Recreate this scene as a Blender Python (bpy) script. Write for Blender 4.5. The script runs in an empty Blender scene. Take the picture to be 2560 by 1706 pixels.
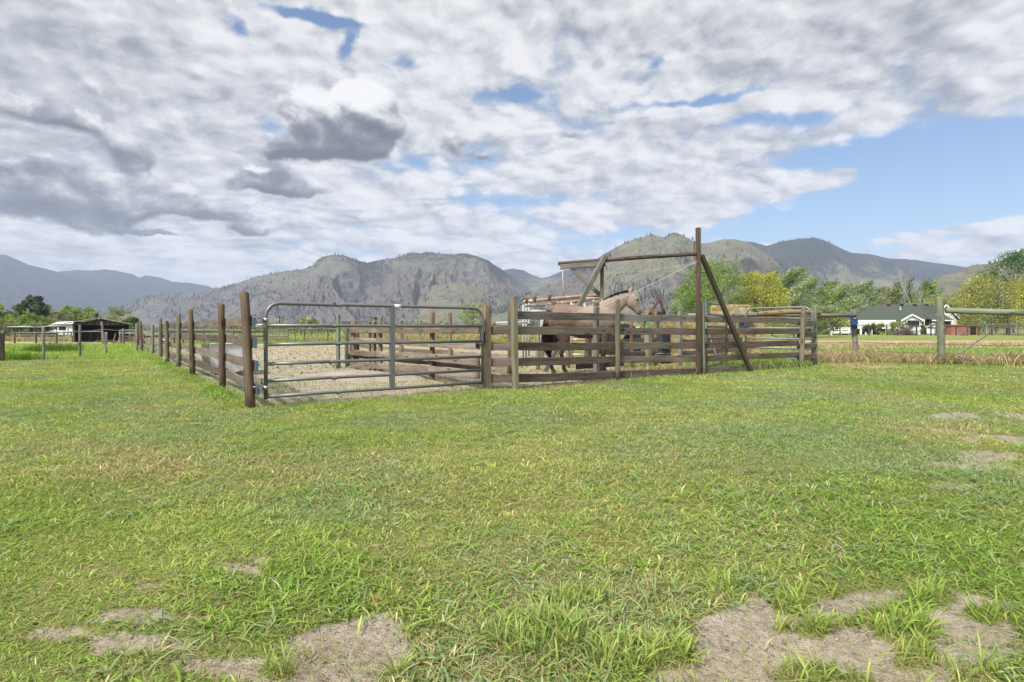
import bpy, bmesh, math, random
import numpy as np
from mathutils import Vector, Matrix, noise as mnoise

sc = bpy.context.scene
COL = sc.collection
R = math.radians
# ---------------------------------------------------------------- measured view
F, CX, HY, H = 1401.0, 1280.0, 822.0, 1.05      # focal length (px of the 2560 photo), centre, horizon row, eye height
def gp(px, py, h=0.0):                            # photo point on the ground -> world (x, y, h)
    y = F * (H - h) / (py - HY)
    return Vector(((px - CX) * y / F, y, h))
def pt(px, py, y):                                # photo point at depth y -> world
    return Vector(((px - CX) * y / F, y, H + (HY - py) * y / F))
def sstep(a, b, x):
    t = np.clip((np.asarray(x, float) - a) / (b - a), 0, 1)
    return t * t * (3 - 2 * t)
def gz(x, y):                                     # the valley floor: flat, sinking a little towards the farmyard on the left
    return float(-0.7 * sstep(30, 65, y) * sstep(10, 30, -x))

# ---------------------------------------------------------------- camera
cd = bpy.data.cameras.new('camera'); cam = bpy.data.objects.new('camera', cd); COL.objects.link(cam)
cd.sensor_width = 36.0; cd.lens = 36.0 * F / 2560.0
cd.shift_y = -(853.0 - HY) / 2560.0
cam.location = (0, 0, H); cam.rotation_euler = (R(90), 0, 0)
cd.clip_start = 0.05; cd.clip_end = 30000
sc.camera = cam

# ---------------------------------------------------------------- exposure
sc.view_settings.view_transform = 'Standard'; sc.view_settings.look = 'None'
sc.view_settings.exposure = 0.92; sc.view_settings.gamma = 1.0
sc.cycles.max_bounces = 6; sc.cycles.diffuse_bounces = 3; sc.cycles.transparent_max_bounces = 8
sc.cycles.transmission_bounces = 3; sc.cycles.glossy_bounces = 2
sc.cycles.use_denoising = True

# ---------------------------------------------------------------- node helper
class S:
    """A socket with arithmetic."""
    def __init__(s, g, k): s.g, s.k = g, k
    def __add__(s, o): return s.g.m('ADD', s, o)
    __radd__ = __add__
    def __sub__(s, o): return s.g.m('SUBTRACT', s, o)
    def __rsub__(s, o): return s.g.m('SUBTRACT', o, s)
    def __mul__(s, o): return s.g.m('MULTIPLY', s, o)
    __rmul__ = __mul__
    def __truediv__(s, o): return s.g.m('DIVIDE', s, o)
    def __neg__(s): return s.g.m('MULTIPLY', s, -1.0)
class G:
    def __init__(g, tree): g.t = tree; g.n = tree.nodes; g.l = tree.links
    def put(g, sock, v):
        if isinstance(v, S): g.l.new(v.k, sock)
        elif v is not None: sock.default_value = v
    def node(g, typ, **kw):
        n = g.n.new(typ)
        for k, v in kw.items(): setattr(n, k, v)
        return n
    def m(g, op, a, b=None, c=None, clamp=False):
        n = g.node('ShaderNodeMath', operation=op, use_clamp=clamp)
        g.put(n.inputs[0], a); g.put(n.inputs[1], b); g.put(n.inputs[2], c)
        return S(g, n.outputs[0])
    def vm(g, op, a, b=None):
        n = g.node('ShaderNodeVectorMath', operation=op)
        g.put(n.inputs[0], a)
        if op == 'SCALE': g.put(n.inputs['Scale'], b)
        else: g.put(n.inputs[1], b)
        return S(g, n.outputs['Value' if op in ('LENGTH', 'DOT_PRODUCT') else 'Vector'])
    def xyz(g, x, y, z):
        n = g.node('ShaderNodeCombineXYZ')
        for i, v in enumerate((x, y, z)): g.put(n.inputs[i], v)
        return S(g, n.outputs[0])
    def sep(g, v):
        n = g.node('ShaderNodeSeparateXYZ'); g.put(n.inputs[0], v)
        return [S(g, o) for o in n.outputs]
    def noise(g, v, scale=1, detail=4, rough=.5, lac=2.0, dist=0, col=False):
        n = g.node('ShaderNodeTexNoise')
        g.put(n.inputs['Vector'], v); g.put(n.inputs['Scale'], float(scale)); g.put(n.inputs['Detail'], float(detail))
        g.put(n.inputs['Roughness'], float(rough)); g.put(n.inputs['Lacunarity'], float(lac)); g.put(n.inputs['Distortion'], float(dist))
        return S(g, n.outputs['Color' if col else 'Fac'])
    def voro(g, v, scale=1, feature='F1', out='Distance', rnd=1.0, dim='3D'):
        n = g.node('ShaderNodeTexVoronoi', feature=feature, voronoi_dimensions=dim)
        g.put(n.inputs['Vector'], v); g.put(n.inputs['Scale'], float(scale)); g.put(n.inputs['Randomness'], float(rnd))
        return S(g, n.outputs[out])
    def ss(g, a, b, x):                             # smoothstep from a to b
        n = g.node('ShaderNodeMapRange', interpolation_type='SMOOTHSTEP')
        g.put(n.inputs['Value'], x); g.put(n.inputs['From Min'], a); g.put(n.inputs['From Max'], b)
        return S(g, n.outputs[0])
    def lin(g, x, a, b, c, d):
        n = g.node('ShaderNodeMapRange')
        for k, v in zip(('Value', 'From Min', 'From Max', 'To Min', 'To Max'), (x, a, b, c, d)): g.put(n.inputs[k], v)
        return S(g, n.outputs[0])
    def mix(g, f, a, b):
        n = g.node('ShaderNodeMix', data_type='RGBA')
        def c(v): return (*v, 1.0) if isinstance(v, tuple) and len(v) == 3 else v
        g.put(n.inputs[0], f); g.put(n.inputs[6], c(a)); g.put(n.inputs[7], c(b))
        return S(g, n.outputs[2])
    def ramp(g, x, stops):
        n = g.node('ShaderNodeValToRGB'); e = n.color_ramp.elements
        while len(e) < len(stops): e.new(.5)
        for el, (p, c) in zip(e, stops): el.position = p; el.color = (*c, 1.0)
        g.put(n.inputs[0], x)
        return S(g, n.outputs[0])
    def attr(g, name, out='Vector'):
        n = g.node('ShaderNodeAttribute', attribute_name=name)
        return S(g, n.outputs[out])

# ---------------------------------------------------------------- sky
SUN_EL, SUN_AZ = R(50), R(215)                  # azimuth clockwise from the view direction: behind the viewer, to the left
wd = bpy.data.worlds.new('World'); sc.world = wd; wd.use_nodes = True
g = G(wd.node_tree); g.n.clear()
sky = g.node('ShaderNodeTexSky', sky_type='NISHITA', sun_disc=False)
sky.sun_elevation = SUN_EL; sky.sun_rotation = SUN_AZ; sky.air_density = 1.0; sky.dust_density = .6; sky.ozone_density = 2.0
d = S(g, g.node('ShaderNodeTexCoord').outputs['Generated'])
dx, dy, dz = g.sep(d)
az = g.m('ARCTAN2', dx, dy); el = g.m('ARCSINE', dz)
def ae(px, py):
    a = math.atan((px - CX) / F); return a, math.atan((HY - py) / F * math.cos(a))
wn = g.noise(d, 5.0, 6, .55, col=True); wr, wg_, _ = g.sep(wn)
waz = az + (wr - .5) * .16; wel = el + (wg_ - .5) * .09
wn2 = g.noise(d, 13.0, 6, .6, col=True); w2r, w2g, _ = g.sep(wn2)
caz = az + (w2r - .5) * .07; cel = el + (w2g - .5) * .045
def blob(A, E, px, py, rx, ry, rot=0.0):
    """elliptic bump, 1 at the centre, 0.37 on the ellipse; returns (bump, height within the ellipse -1..1)"""
    a0, e0 = ae(px, py); sa, se = rx / F * math.cos(a0) ** 2, ry / F * math.cos(a0)
    u = (A - a0) / sa; v = (E - e0) / se
    if rot:
        c, s_ = math.cos(R(rot)), math.sin(R(rot)); u, v = u * c + v * s_, v * c - u * s_
    r2 = u * u + v * v
    return g.m('EXPONENT', -r2), v
# high broken sheet of altocumulus, laid out on a flat layer overhead
pz = g.m('MAXIMUM', dz, 0.0) + .17
lay = g.xyz(dx / pz, dy / pz, .37)
wv = g.noise(lay, 2.2, 4, .55, col=True)
layw = g.vm('ADD', lay, g.vm('SCALE', g.vm('SUBTRACT', wv, (.5, .5, .5)), .42))
shift = (.016, -.035, 0)
nA = g.noise(lay, 1.3, 6, .55, 2.1, .3)
def puffs(v):
    """rounded cloudlets: bulging cells broken up by finer and finer ones"""
    a = g.voro(v, 3.6, 'SMOOTH_F1', dim='2D'); b = g.voro(v, 8.3, 'SMOOTH_F1', dim='2D'); c = g.noise(v, 17.0, 6, .62)
    return (1.0 - a) * .52 + (1.0 - b) * .30 + c * .28
nB = puffs(layw); nB2 = puffs(g.vm('ADD', layw, shift))
ds = g.xyz(az, el * 1.5, .4); dwp = g.noise(ds, 7.0, 4, .55, col=True)
dsw = g.vm('ADD', ds, g.vm('SCALE', g.vm('SUBTRACT', dwp, (.5, .5, .5)), .10))
def billow(v):
    a = g.voro(v, 10.0, 'SMOOTH_F1', dim='2D'); b = g.voro(v, 25.0, 'SMOOTH_F1', dim='2D'); c = g.noise(v, 52.0, 6, .62)
    return (1.0 - a) * .50 + (1.0 - b) * .28 + c * .26
low_n = billow(dsw); low_n2 = billow(g.vm('ADD', dsw, (.009, .022, 0)))
nC = g.noise(lay, .55, 3, .5)
gaps = None
for (px, py, rx, ry, rot, k) in (
        (620, 60, 22, 26, 25, .6), (800, 38, 90, 12, -22, 1.1), (866, 105, 16, 40, -40, .8), (1010, 175, 60, 18, 0, .6),
        (660, 310, 55, 26, 0, .6), (1010, 430, 130, 26, -25, .5), (1290, 510, 120, 30, -5, .5), (1310, 170, 26, 60, 0, .5), (1320, 250, 80, 11, 0, .6), (1660, 150, 22, 16, 0, .6),
        (1750, 256, 170, 13, -6, .8), (1955, 305, 135, 28, -14, 1.2), (2180, 395, 220, 44, -8, 1.5), (2480, 445, 330, 78, 4, 2.0), (2260, 520, 330, 74, 0, 1.7),
        (1900, 590, 210, 36, 0, 1.0), (1560, 590, 150, 30, 0, .5), (2500, 345, 140, 22, 5, 1.0), (2050, 610, 160, 20, 0, .8)):
    b, _ = blob(waz, wel, px, py, rx, ry, rot)
    gaps = b * k if gaps is None else gaps + b * k
wisp = None
for (px, py, rx, ry, rot, k) in ((2440, 560, 210, 14, 9, .75), (2300, 588, 200, 10, 10, .65), (2500, 640, 200, 46, 6, 1.6), (2080, 460, 130, 22, 14, .8), (2250, 350, 130, 10, 8, .6), (1930, 608, 170, 20, 0, .7), (2330, 650, 140, 14, 0, .6), (2120, 425, 60, 14, 5, .7)):
    b, _ = blob(caz, cel, px, py, rx, ry, rot)
    wisp = b * k if wisp is None else wisp + b * k
cover_l = blob(az, el, 250, 150, 700, 420)[0] * .10 + blob(az, el, 2150, 130, 520, 150)[0] * .07 + blob(az, el, 1650, 400, 420, 110)[0] * .06
cov = nA * .52 + nB * .50 + (low_n - .62) * .42 + .075 + cover_l - gaps * .42 + wisp * .40
densA = g.ss(.40, .64, cov)
rel = (nB - nB2) * 1.3 + (low_n - low_n2) * 1.1 + (nB - .62) * .6 + (low_n - .62) * .5
litA = .76 + rel * .9 - (nC - .5) * .40 - g.ss(.62, .95, cov) * .12
# grey veil of the upper left, brighter rows to the right
veil, _ = blob(waz, wel, 60, 190, 520, 330)
bank, _ = blob(waz, wel, 2300, 60, 420, 130)
litA = litA - veil * .17 - bank * .10
colA = g.ramp(g.m('ADD', litA, 0.0, clamp=True), ((0.0, (.22, .235, .27)), (.35, (.44, .455, .49)), (.6, (.68, .69, .715)), (.85, (.93, .93, .935)), (1.0, (1.04, 1.03, 1.02))))
# low cumulus with flat grey bases
lowd = None; hts = None; wsum = None
for (px, py, rx, ry, rot, k) in (
        (840, 318, 138, 74, 3, 1.55), (915, 275, 78, 66, 0, 1.3), (705, 380, 80, 20, 3, .9),
        (150, 500, 290, 66, 0, 1.2), (330, 395, 80, 50, 0, .8), (60, 415, 190, 50, 0, .75), (400, 480, 110, 30, 0, .5), (660, 432, 62, 34, 0, .95), (700, 472, 140, 24, 0, .9), (560, 535, 130, 20, 0, .7),
        (330, 230, 110, 40, -5, .55), (130, 280, 230, 55, -6, .75), (100, 60, 260, 90, 0, .45),
        (630, 575, 75, 15, 0, .8), (400, 588, 120, 12, 0, .6), (750, 628, 120, 14, 0, .5), (900, 545, 140, 14, 0, .45),
        (1428, 338, 66, 18, 0, .62), (1225, 400, 58, 18, 0, .7), (1130, 365, 60, 40, 0, .55)):
    b, v = blob(caz, cel, px, py, rx, ry, rot); b = b * k
    lowd = b if lowd is None else lowd + b
    hts = b * v if hts is None else hts + b * v
densB = g.ss(.38, .66, lowd + (low_n - .60) * 1.0)
hgt = hts / g.m('MAXIMUM', lowd, .05)
crown = None
for (px, py, rx, ry) in ((905, 238, 75, 30), (800, 248, 75, 24), (700, 318, 40, 16), (560, 300, 160, 24), (640, 420, 40, 10)):
    b, _ = blob(caz, cel, px, py, rx, ry); crown = b if crown is None else crown + b
litB = .50 + hgt * .50 + crown * .6 + (low_n - low_n2) * 1.3 + (low_n - .62) * .75 - g.m('MINIMUM', lowd, 1.0) * .16
colB = g.ramp(g.m('ADD', litB, 0.0, clamp=True), ((0.0, (.13, .138, .155)), (.3, (.25, .26, .28)), (.55, (.52, .525, .54)), (.78, (.92, .92, .92)), (1.0, (1.12, 1.11, 1.1))))
KC = 4.9                                          # cloud brightness next to the raw sky
hue = g.node('ShaderNodeHueSaturation'); g.l.new(sky.outputs[0], hue.inputs['Color']); hue.inputs['Saturation'].default_value = 1.1; hue.inputs['Value'].default_value = .86
skyc = S(g, hue.outputs[0])
cA = S(g, g.node('ShaderNodeVectorMath').outputs[0])
allc = g.mix(densB, colA, colB)
alld = g.m('MAXIMUM', densA * .97, densB)
sunv = (math.sin(SUN_AZ) * math.cos(SUN_EL), math.cos(SUN_AZ) * math.cos(SUN_EL), math.sin(SUN_EL))
toward = g.m('POWER', g.m('MAXIMUM', g.vm('DOT_PRODUCT', d, sunv), 0.0), 3.0)                # cloud glow around the veiled sun, added behind the viewer as soft fill
lowb = g.m('EXPONENT', g.m('MAXIMUM', el, 0.0) * -8.0) * .62
cl = g.vm('SCALE', allc, (toward * 2.5 + 1.0 + lowb) * KC)
fin = g.mix(alld, skyc, cl)
bg = g.node('ShaderNodeBackground'); g.put(bg.inputs['Color'], fin); bg.inputs['Strength'].default_value = .1
wo = g.node('ShaderNodeOutputWorld'); g.l.new(bg.outputs[0], wo.inputs[0])
wd.cycles.sampling_method = 'MANUAL'; wd.cycles.sample_map_resolution = 512

# ---------------------------------------------------------------- sun, veiled by cloud
sd = bpy.data.lights.new('sun', 'SUN'); so = bpy.data.objects.new('sun', sd); COL.objects.link(so)
sd.energy = 3.6; sd.angle = R(7); sd.color = (1.0, .95, .87)
to_sun = Vector((math.sin(SUN_AZ) * math.cos(SUN_EL), math.cos(SUN_AZ) * math.cos(SUN_EL), math.sin(SUN_EL)))
so.rotation_euler = to_sun.to_track_quat('Z', 'Y').to_euler()
# ---------------------------------------------------------------- scene helpers
rng = np.random.default_rng(7)
random.seed(7)
def tag(o, label=None, cat=None, group=None, kind=None):
    if label: o['label'] = label
    if cat: o['category'] = cat
    if group: o['group'] = group
    if kind: o['kind'] = kind
    return o
def thing(name, label, cat, loc=(0, 0, 0), group=None):
    o = bpy.data.objects.new(name, None); COL.objects.link(o); o.location = loc
    o.empty_display_size = .2
    return tag(o, label, cat, group)
def link_mesh(name, me, mat, parent=None, loc=None):
    o = bpy.data.objects.new(name, me); COL.objects.link(o)
    if mat: me.materials.append(mat)
    if parent is not None: o.parent = parent
    if loc is not None: o.location = loc
    return o
def origin(o):                                     # world location of a thing or part (none of them is rotated while building)
    v = Vector((0, 0, 0))
    while o is not None: v += o.location; o = o.parent
    return v
class MB:
    """Collects shapes for ONE mesh; every vertex carries 'gc' = (metres along the grain, across, across)."""
    def __init__(s): s.v, s.f, s.gc, s.seed = [], [], [], random.random() * 50
    def beam(s, p0, p1, w, h, side=None, seg=1, bev=.006, wob=0.0, taper=1.0):
        """a sawn board from p0 to p1: w across 'side' (horizontal), h the other way"""
        p0, p1 = Vector(p0), Vector(p1); ax = (p1 - p0); L = ax.length; ax.normalize()
        if side is None:
            side = ax.cross(Vector((0, 0, 1)))
            if side.length < .05: side = Vector((1, 0, 0))
        side = Vector(side); side = (side - ax * side.dot(ax)).normalized(); up = side.cross(ax)
        sd = random.random() * 90; b = min(bev, w * .3, h * .3)
        base = len(s.v); n = 8
        for i in range(seg + 1):
            t = i / seg; k = 1 + (taper - 1) * t
            c = p0 + ax * (L * t) + up * (random.uniform(-1, 1) * wob) + side * (random.uniform(-1, 1) * wob * .5)
            a, e = w * k / 2, h * k / 2
            for x, y in ((a - b, -e), (a, -e + b), (a, e - b), (a - b, e), (-a + b, e), (-a, e - b), (-a, -e + b), (-a + b, -e)):
                s.v.append(c + side * x + up * y); s.gc.append((L * t + sd, x + sd, y))
        for i in range(seg):
            for j in range(n):
                a = base + i * n + j; c = base + i * n + (j + 1) % n
                s.f.append((a, c, c + n, a + n))
        s.f.append(tuple(base + j for j in reversed(range(n)))); e = base + seg * n
        s.f.append(tuple(e + j for j in range(n)))
        return s
    def tube(s, pts, rad, n=10, cap=True, oval=None, jit=0.0):
        pts = [Vector(p) for p in pts]
        if not hasattr(rad, '__len__'): rad = [rad] * len(pts)
        base = len(s.v); sd = random.random() * 90; L = 0
        up = None
        for i, p in enumerate(pts):
            t = (pts[min(i + 1, len(pts) - 1)] - pts[max(i - 1, 0)]).normalized()
            if up is None:
                up = Vector((0, 0, 1)) if abs(t.z) < .9 else Vector((1, 0, 0))
            a = t.cross(up).normalized(); up = a.cross(t).normalized()
            if i: L += (p - pts[i - 1]).length
            for j in range(n):
                an = 2 * math.pi * j / n; r = rad[i] * (1 + random.uniform(-jit, jit))
                ra = r * (oval or 1)
                s.v.append(p + a * (math.cos(an) * ra) + up * (math.sin(an) * r)); s.gc.append((L + sd, math.cos(an) * r + sd, math.sin(an) * r))
        m = len(pts)
        for i in range(m - 1):
            for j in range(n):
                a = base + i * n + j; c = base + i * n + (j + 1) % n
                s.f.append((a, c, c + n, a + n))
        if cap:
            s.f.append(tuple(base + j for j in reversed(range(n)))); e = base + (m - 1) * n
            s.f.append(tuple(e + j for j in range(n)))
        return s
    def box(s, c, size, rz=0.0):
        c = Vector(c); sd = random.random() * 90; base = len(s.v); co, si = math.cos(rz), math.sin(rz)
        for z in (-.5, .5):
            for x, y in ((-.5, -.5), (.5, -.5), (.5, .5), (-.5, .5)):
                X, Y, Z = x * size[0], y * size[1], z * size[2]
                s.v.append(c + Vector((X * co - Y * si, X * si + Y * co, Z))); s.gc.append((Z + sd, X + sd, Y))
        for f in ((3, 2, 1, 0), (4, 5, 6, 7), (0, 1, 5, 4), (1, 2, 6, 5), (2, 3, 7, 6), (3, 0, 4, 7)):
            s.f.append(tuple(base + k for k in f))
        return s
    def poly(s, pts):
        base = len(s.v); sd = 0
        for p in pts: s.v.append(Vector(p)); s.gc.append((p[2], p[0], p[1]))
        s.f.append(tuple(range(base, base + len(pts)))); return s
    def slab(s, pts, off):
        """a flat polygon given thickness by the offset vector"""
        off = Vector(off); n = len(pts); base = len(s.v)
        for q in (Vector((0, 0, 0)), off):
            for p in pts: p = Vector(p) + q; s.v.append(p); s.gc.append((p.z, p.x, p.y))
        s.f.append(tuple(base + i for i in range(n))); s.f.append(tuple(base + n + i for i in reversed(range(n))))
        for i in range(n):
            j = (i + 1) % n; s.f.append((base + j, base + i, base + n + i, base + n + j))
        return s
    def ball(s, c, r, n=10, m=7, sq=(1, 1, 1)):
        c = Vector(c); base = len(s.v); sd = random.random() * 50
        for i in range(m + 1):
            th = math.pi * i / m
            for j in range(n):
                ph = 2 * math.pi * j / n
                q = Vector((math.sin(th) * math.cos(ph) * sq[0], math.sin(th) * math.sin(ph) * sq[1], math.cos(th) * sq[2])) * r
                s.v.append(c + q); s.gc.append((q.z + sd, q.x, q.y))
        for i in range(m):
            for j in range(n):
                a = base + i * n + j; b = base + i * n + (j + 1) % n
                s.f.append((a, a + n, b + n, b))
        return s
    def build(s, name, mat, parent=None, smooth=False, loc=None):
        o0 = origin(parent) if parent is not None else Vector((0, 0, 0))
        if loc is not None: o0 = Vector(loc)
        me = bpy.data.meshes.new(name)
        me.from_pydata([tuple(p - o0) for p in s.v], [], s.f); me.update()
        at = me.attributes.new('gc', 'FLOAT_VECTOR', 'POINT'); at.data.foreach_set('vector', np.array(s.gc, np.float32).ravel())
        if smooth: me.polygons.foreach_set('use_smooth', [True] * len(me.polygons))
        return link_mesh(name, me, mat, parent, loc if parent is None else None)
def np_mesh(name, v, polys, mat, parent=None, color=None, attrs=(), smooth=False, loc=None):
    """v (n,3); polys: list of (m,k) index arrays"""
    me = bpy.data.meshes.new(name); v = np.asarray(v, np.float32)
    o0 = origin(parent) if parent is not None else (Vector(loc) if loc is not None else None)
    if o0 is not None: v = v - np.array(o0, np.float32)
    me.vertices.add(len(v)); me.vertices.foreach_set('co', v.ravel())
    li = np.concatenate([np.asarray(p, np.int32).ravel() for p in polys])
    tot = np.concatenate([np.full(len(p), np.asarray(p).shape[1], np.int32) for p in polys])
    st = np.concatenate([[0], np.cumsum(tot)[:-1]]).astype(np.int32)
    me.loops.add(len(li)); me.loops.foreach_set('vertex_index', li)
    me.polygons.add(len(tot)); me.polygons.foreach_set('loop_start', st); me.polygons.foreach_set('loop_total', tot)
    if smooth: me.polygons.foreach_set('use_smooth', np.ones(len(tot), bool))
    if color is not None:
        a = me.attributes.new('tint', 'FLOAT_COLOR', 'POINT'); c = np.ones((len(v), 4), np.float32); c[:, :3] = color; a.data.foreach_set('color', c.ravel())
    for nm, data in attrs:
        data = np.asarray(data, np.float32)
        if data.ndim == 1:
            a = me.attributes.new(nm, 'FLOAT', 'POINT'); a.data.foreach_set('value', data)
        else:
            a = me.attributes.new(nm, 'FLOAT_VECTOR', 'POINT'); a.data.foreach_set('vector', data.ravel())
    me.update(calc_edges=True); me.validate()
    return link_mesh(name, me, mat, parent, loc if parent is None else None)
# value noise on arrays
_perm = rng.random((256, 256))
def vnoise(x, y):
    xi, yi = np.floor(x).astype(int), np.floor(y).astype(int); fx, fy = x - xi, y - yi
    fx = fx * fx * (3 - 2 * fx); fy = fy * fy * (3 - 2 * fy)
    a = _perm[xi & 255, yi & 255]; b = _perm[(xi + 1) & 255, yi & 255]; c = _perm[xi & 255, (yi + 1) & 255]; e = _perm[(xi + 1) & 255, (yi + 1) & 255]
    return (a * (1 - fx) + b * fx) * (1 - fy) + (c * (1 - fx) + e * fx) * fy
def fbm(x, y, oct=4, gain=.5):
    x = np.asarray(x, float); y = np.asarray(y, float); s = 0; a = 1; n = 0
    for k in range(oct):
        s = s + a * vnoise(x + 17.3 * k, y + 9.1 * k); n += a; x = x * 2.03; y = y * 2.03; a *= gain
    return s / n
def ridged(x, y, oct=4, gain=.5):
    x = np.asarray(x, float); y = np.asarray(y, float); s = 0; a = 1; n = 0
    for k in range(oct):
        s = s + a * (1 - np.abs(2 * vnoise(x + 31.7 * k, y + 5.3 * k) - 1)); n += a; x = x * 2.07; y = y * 2.07; a *= gain
    return s / n

# ---------------------------------------------------------------- materials
MATS = {}
def mat(name, fn):
    m = bpy.data.materials.new(name); m.use_nodes = True; m.node_tree.nodes.clear()
    g = G(m.node_tree); out = g.node('ShaderNodeOutputMaterial')
    sh = fn(g); g.l.new(sh.k, out.inputs['Surface']); MATS[name] = m; return m
def principled(g, col, rough=.8, bump=None, dist=.01, metal=0.0, spec=.3, strength=1.0):
    n = g.node('ShaderNodeBsdfPrincipled')
    g.put(n.inputs['Base Color'], (*col, 1.0) if isinstance(col, tuple) else col); g.put(n.inputs['Roughness'], rough); g.put(n.inputs['Metallic'], metal)
    n.inputs['Specular IOR Level'].default_value = spec
    if bump is not None:
        b = g.node('ShaderNodeBump'); g.put(b.inputs['Height'], bump); b.inputs['Distance'].default_value = dist; b.inputs['Strength'].default_value = strength
        g.l.new(b.outputs[0], n.inputs['Normal'])
    return S(g, n.outputs[0])
def plain(name, col, rough=.6, var=.25, scale=6.0, metal=0.0, dirt=None, bump=.3):
    def fn(g):
        p = g.attr('gc'); n = g.noise(p, scale, 5, .6); n2 = g.noise(p, scale * 7, 3, .6)
        k = 1.0 - var + (n * .7 + n2 * .3) * (var * 2)
        c = g.vm('SCALE', g.xyz(*col), k)
        if dirt: c = g.mix(g.ss(.52, .72, n) * .8, c, dirt)
        return principled(g, c, rough, n2, .004, metal, .3, bump)
    return mat(name, fn)
def wood(name, dark, mid, light, grain=1.0, green=0.0, contrast=1.0):
    def fn(g):
        p = g.attr('gc'); oi = g.node('ShaderNodeObjectInfo'); rnd = S(g, oi.outputs['Random'])
        p = g.vm('ADD', p, g.xyz(rnd * 31.0, rnd * 17.0, rnd * 5.0))
        q = g.vm('MULTIPLY', p, (1.6, 34 * grain, 34 * grain)); f = g.noise(q, 1.0, 5, .62, 2.1, .5)
        f2 = g.noise(g.vm('MULTIPLY', p, (3.5, 120, 120)), 1.0, 3, .6)
        bl = g.noise(g.vm('MULTIPLY', p, (1.1, 5, 5)), 1.0, 4, .6)
        kn = g.voro(g.vm('MULTIPLY', p, (2.1, 8.0, 8.0)), 1.0); knot = 1.0 - g.ss(.10, .24, kn)
        crack = 1.0 - g.ss(.27, .36, g.noise(g.vm('MULTIPLY', p, (.8, 60, 60)), 1.0, 2, .5))
        t = (f - .5) * .85 + (f2 - .5) * .3 + (bl - .5) * .7 + .5 + (rnd - .5) * .26
        c = g.ramp(g.m('ADD', (t - .5) * contrast + .5, 0.0, clamp=True), ((.25, dark), (.5, mid), (.78, light)))
        if green: c = g.mix(g.ss(.45, .75, g.noise(g.vm('MULTIPLY', p, (2.2, 9, 9)), 1.3, 4, .6)) * green, c, (.13, .16, .10))
        c = g.mix(knot * .75, c, tuple(x * .42 for x in dark)); c = g.mix(crack * .7, c, tuple(x * .35 for x in dark))
        return principled(g, c, .85, f * .5 + f2 * .3 - crack * .6, .008, 0, .2, 1.0)
    return mat(name, fn)
wood('board_wood', (0.061, 0.046, 0.036), (0.118, 0.094, 0.075), (0.198, 0.165, 0.137))
wood('inner_wood', (0.094, 0.071, 0.053), (0.184, 0.146, 0.114), (0.299, 0.252, 0.205))
wood('post_wood', (0.050, 0.035, 0.023), (0.104, 0.076, 0.052), (0.166, 0.128, 0.090))
wood('grey_post', (0.090, 0.082, 0.053), (0.168, 0.152, 0.102), (0.254, 0.234, 0.168), green=.4)
wood('pale_post', (0.102, 0.074, 0.050), (0.191, 0.140, 0.097), (0.287, 0.227, 0.168))
wood('green_post', (0.089, 0.102, 0.072), (0.162, 0.183, 0.132), (0.238, 0.259, 0.200), green=.5)
wood('dark_beam', (0.027, 0.021, 0.017), (0.064, 0.050, 0.039), (0.118, 0.095, 0.076))
wood('silver_wood', (0.080, 0.074, 0.066), (0.164, 0.152, 0.136), (0.264, 0.248, 0.228))
wood('orange_post', (0.104, 0.066, 0.040), (0.180, 0.120, 0.076), (0.272, 0.196, 0.132))
plain('blue_paint', (.055, .125, .20), .6, .35, 14, dirt=(.12, .13, .13))
plain('gate_steel', (.15, .155, .16), .42, .10, 5, .35, bump=.15)
plain('gate_steel_light', (.165, .18, .185), .45, .12, 5, .3)
plain('galvanised', (.38, .39, .39), .4, .15, 9, .6)
plain('black_plastic', (.012, .013, .015), .45, .3, 9)
plain('blue_plastic', (.025, .055, .17), .45, .25, 9)
plain('white_label', (.7, .7, .68), .5, .08)
plain('rust_pipe', (.27, .165, .115), .8, .4, 7, dirt=(.50, .45, .38))
plain('pale_pipe', (.31, .335, .30), .6, .14, 5, dirt=(.36, .26, .17))
plain('rust_iron', (.085, .05, .038), .85, .4, 12)
plain('barrel_plastic', (.014, .016, .020), .45, .2, 5)
plain('wire_metal', (.10, .09, .085), .6, .2, 20)
plain('rope_fibre', (.42, .40, .37), .9, .15, 30)
plain('white_siding', (.68, .69, .68), .6, .07, 2)
plain('white_trim', (.78, .78, .76), .55, .05, 2)
plain('roof_shingle', (.052, .066, .052), .95, .3, 3)
plain('glass_dark', (.02, .025, .03), .12, .2, 3, bump=0)
plain('brick_red', (.25, .10, .065), .9, .3, 8)
plain('tin_roof', (.40, .41, .42), .5, .12, 3, .2, dirt=(.38, .33, .28))
plain('white_paint', (.76, .77, .77), .4, .07, 3)
plain('tyre_rubber', (.012, .012, .013), .9, .3, 8)
plain('dark_board', (.016, .012, .009), .9, .5, 5)
plain('bark', (.12, .10, .085), .95, .35, 3)
plain('pale_bark', (.36, .34, .31), .9, .3, 3)
def trough_fn(g):
    p = g.attr('gc'); n = g.noise(p, 3.2, 5, .62); n2 = g.noise(g.vm('MULTIPLY', p, (1.2, 7, 7)), 1.6, 4, .6)
    c = g.mix(g.ss(.5, .75, n2) * .55, (.58, .59, .60), (.40, .41, .39)); c = g.mix(g.ss(.60, .68, n) * .45, c, (.27, .25, .21))
    return principled(g, c, .5, n, .004, 0, .35, .4)
mat('trough_white', trough_fn)
def trough_side(g):
    p = g.attr('gc'); n = g.noise(p, 3.0, 5, .62)
    return principled(g, g.ramp(n, ((.3, (.19, .19, .13)), (.55, (.38, .39, .31)), (.75, (.52, .54, .49)))), .6, n, .004)
mat('trough_stained', trough_side)
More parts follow.
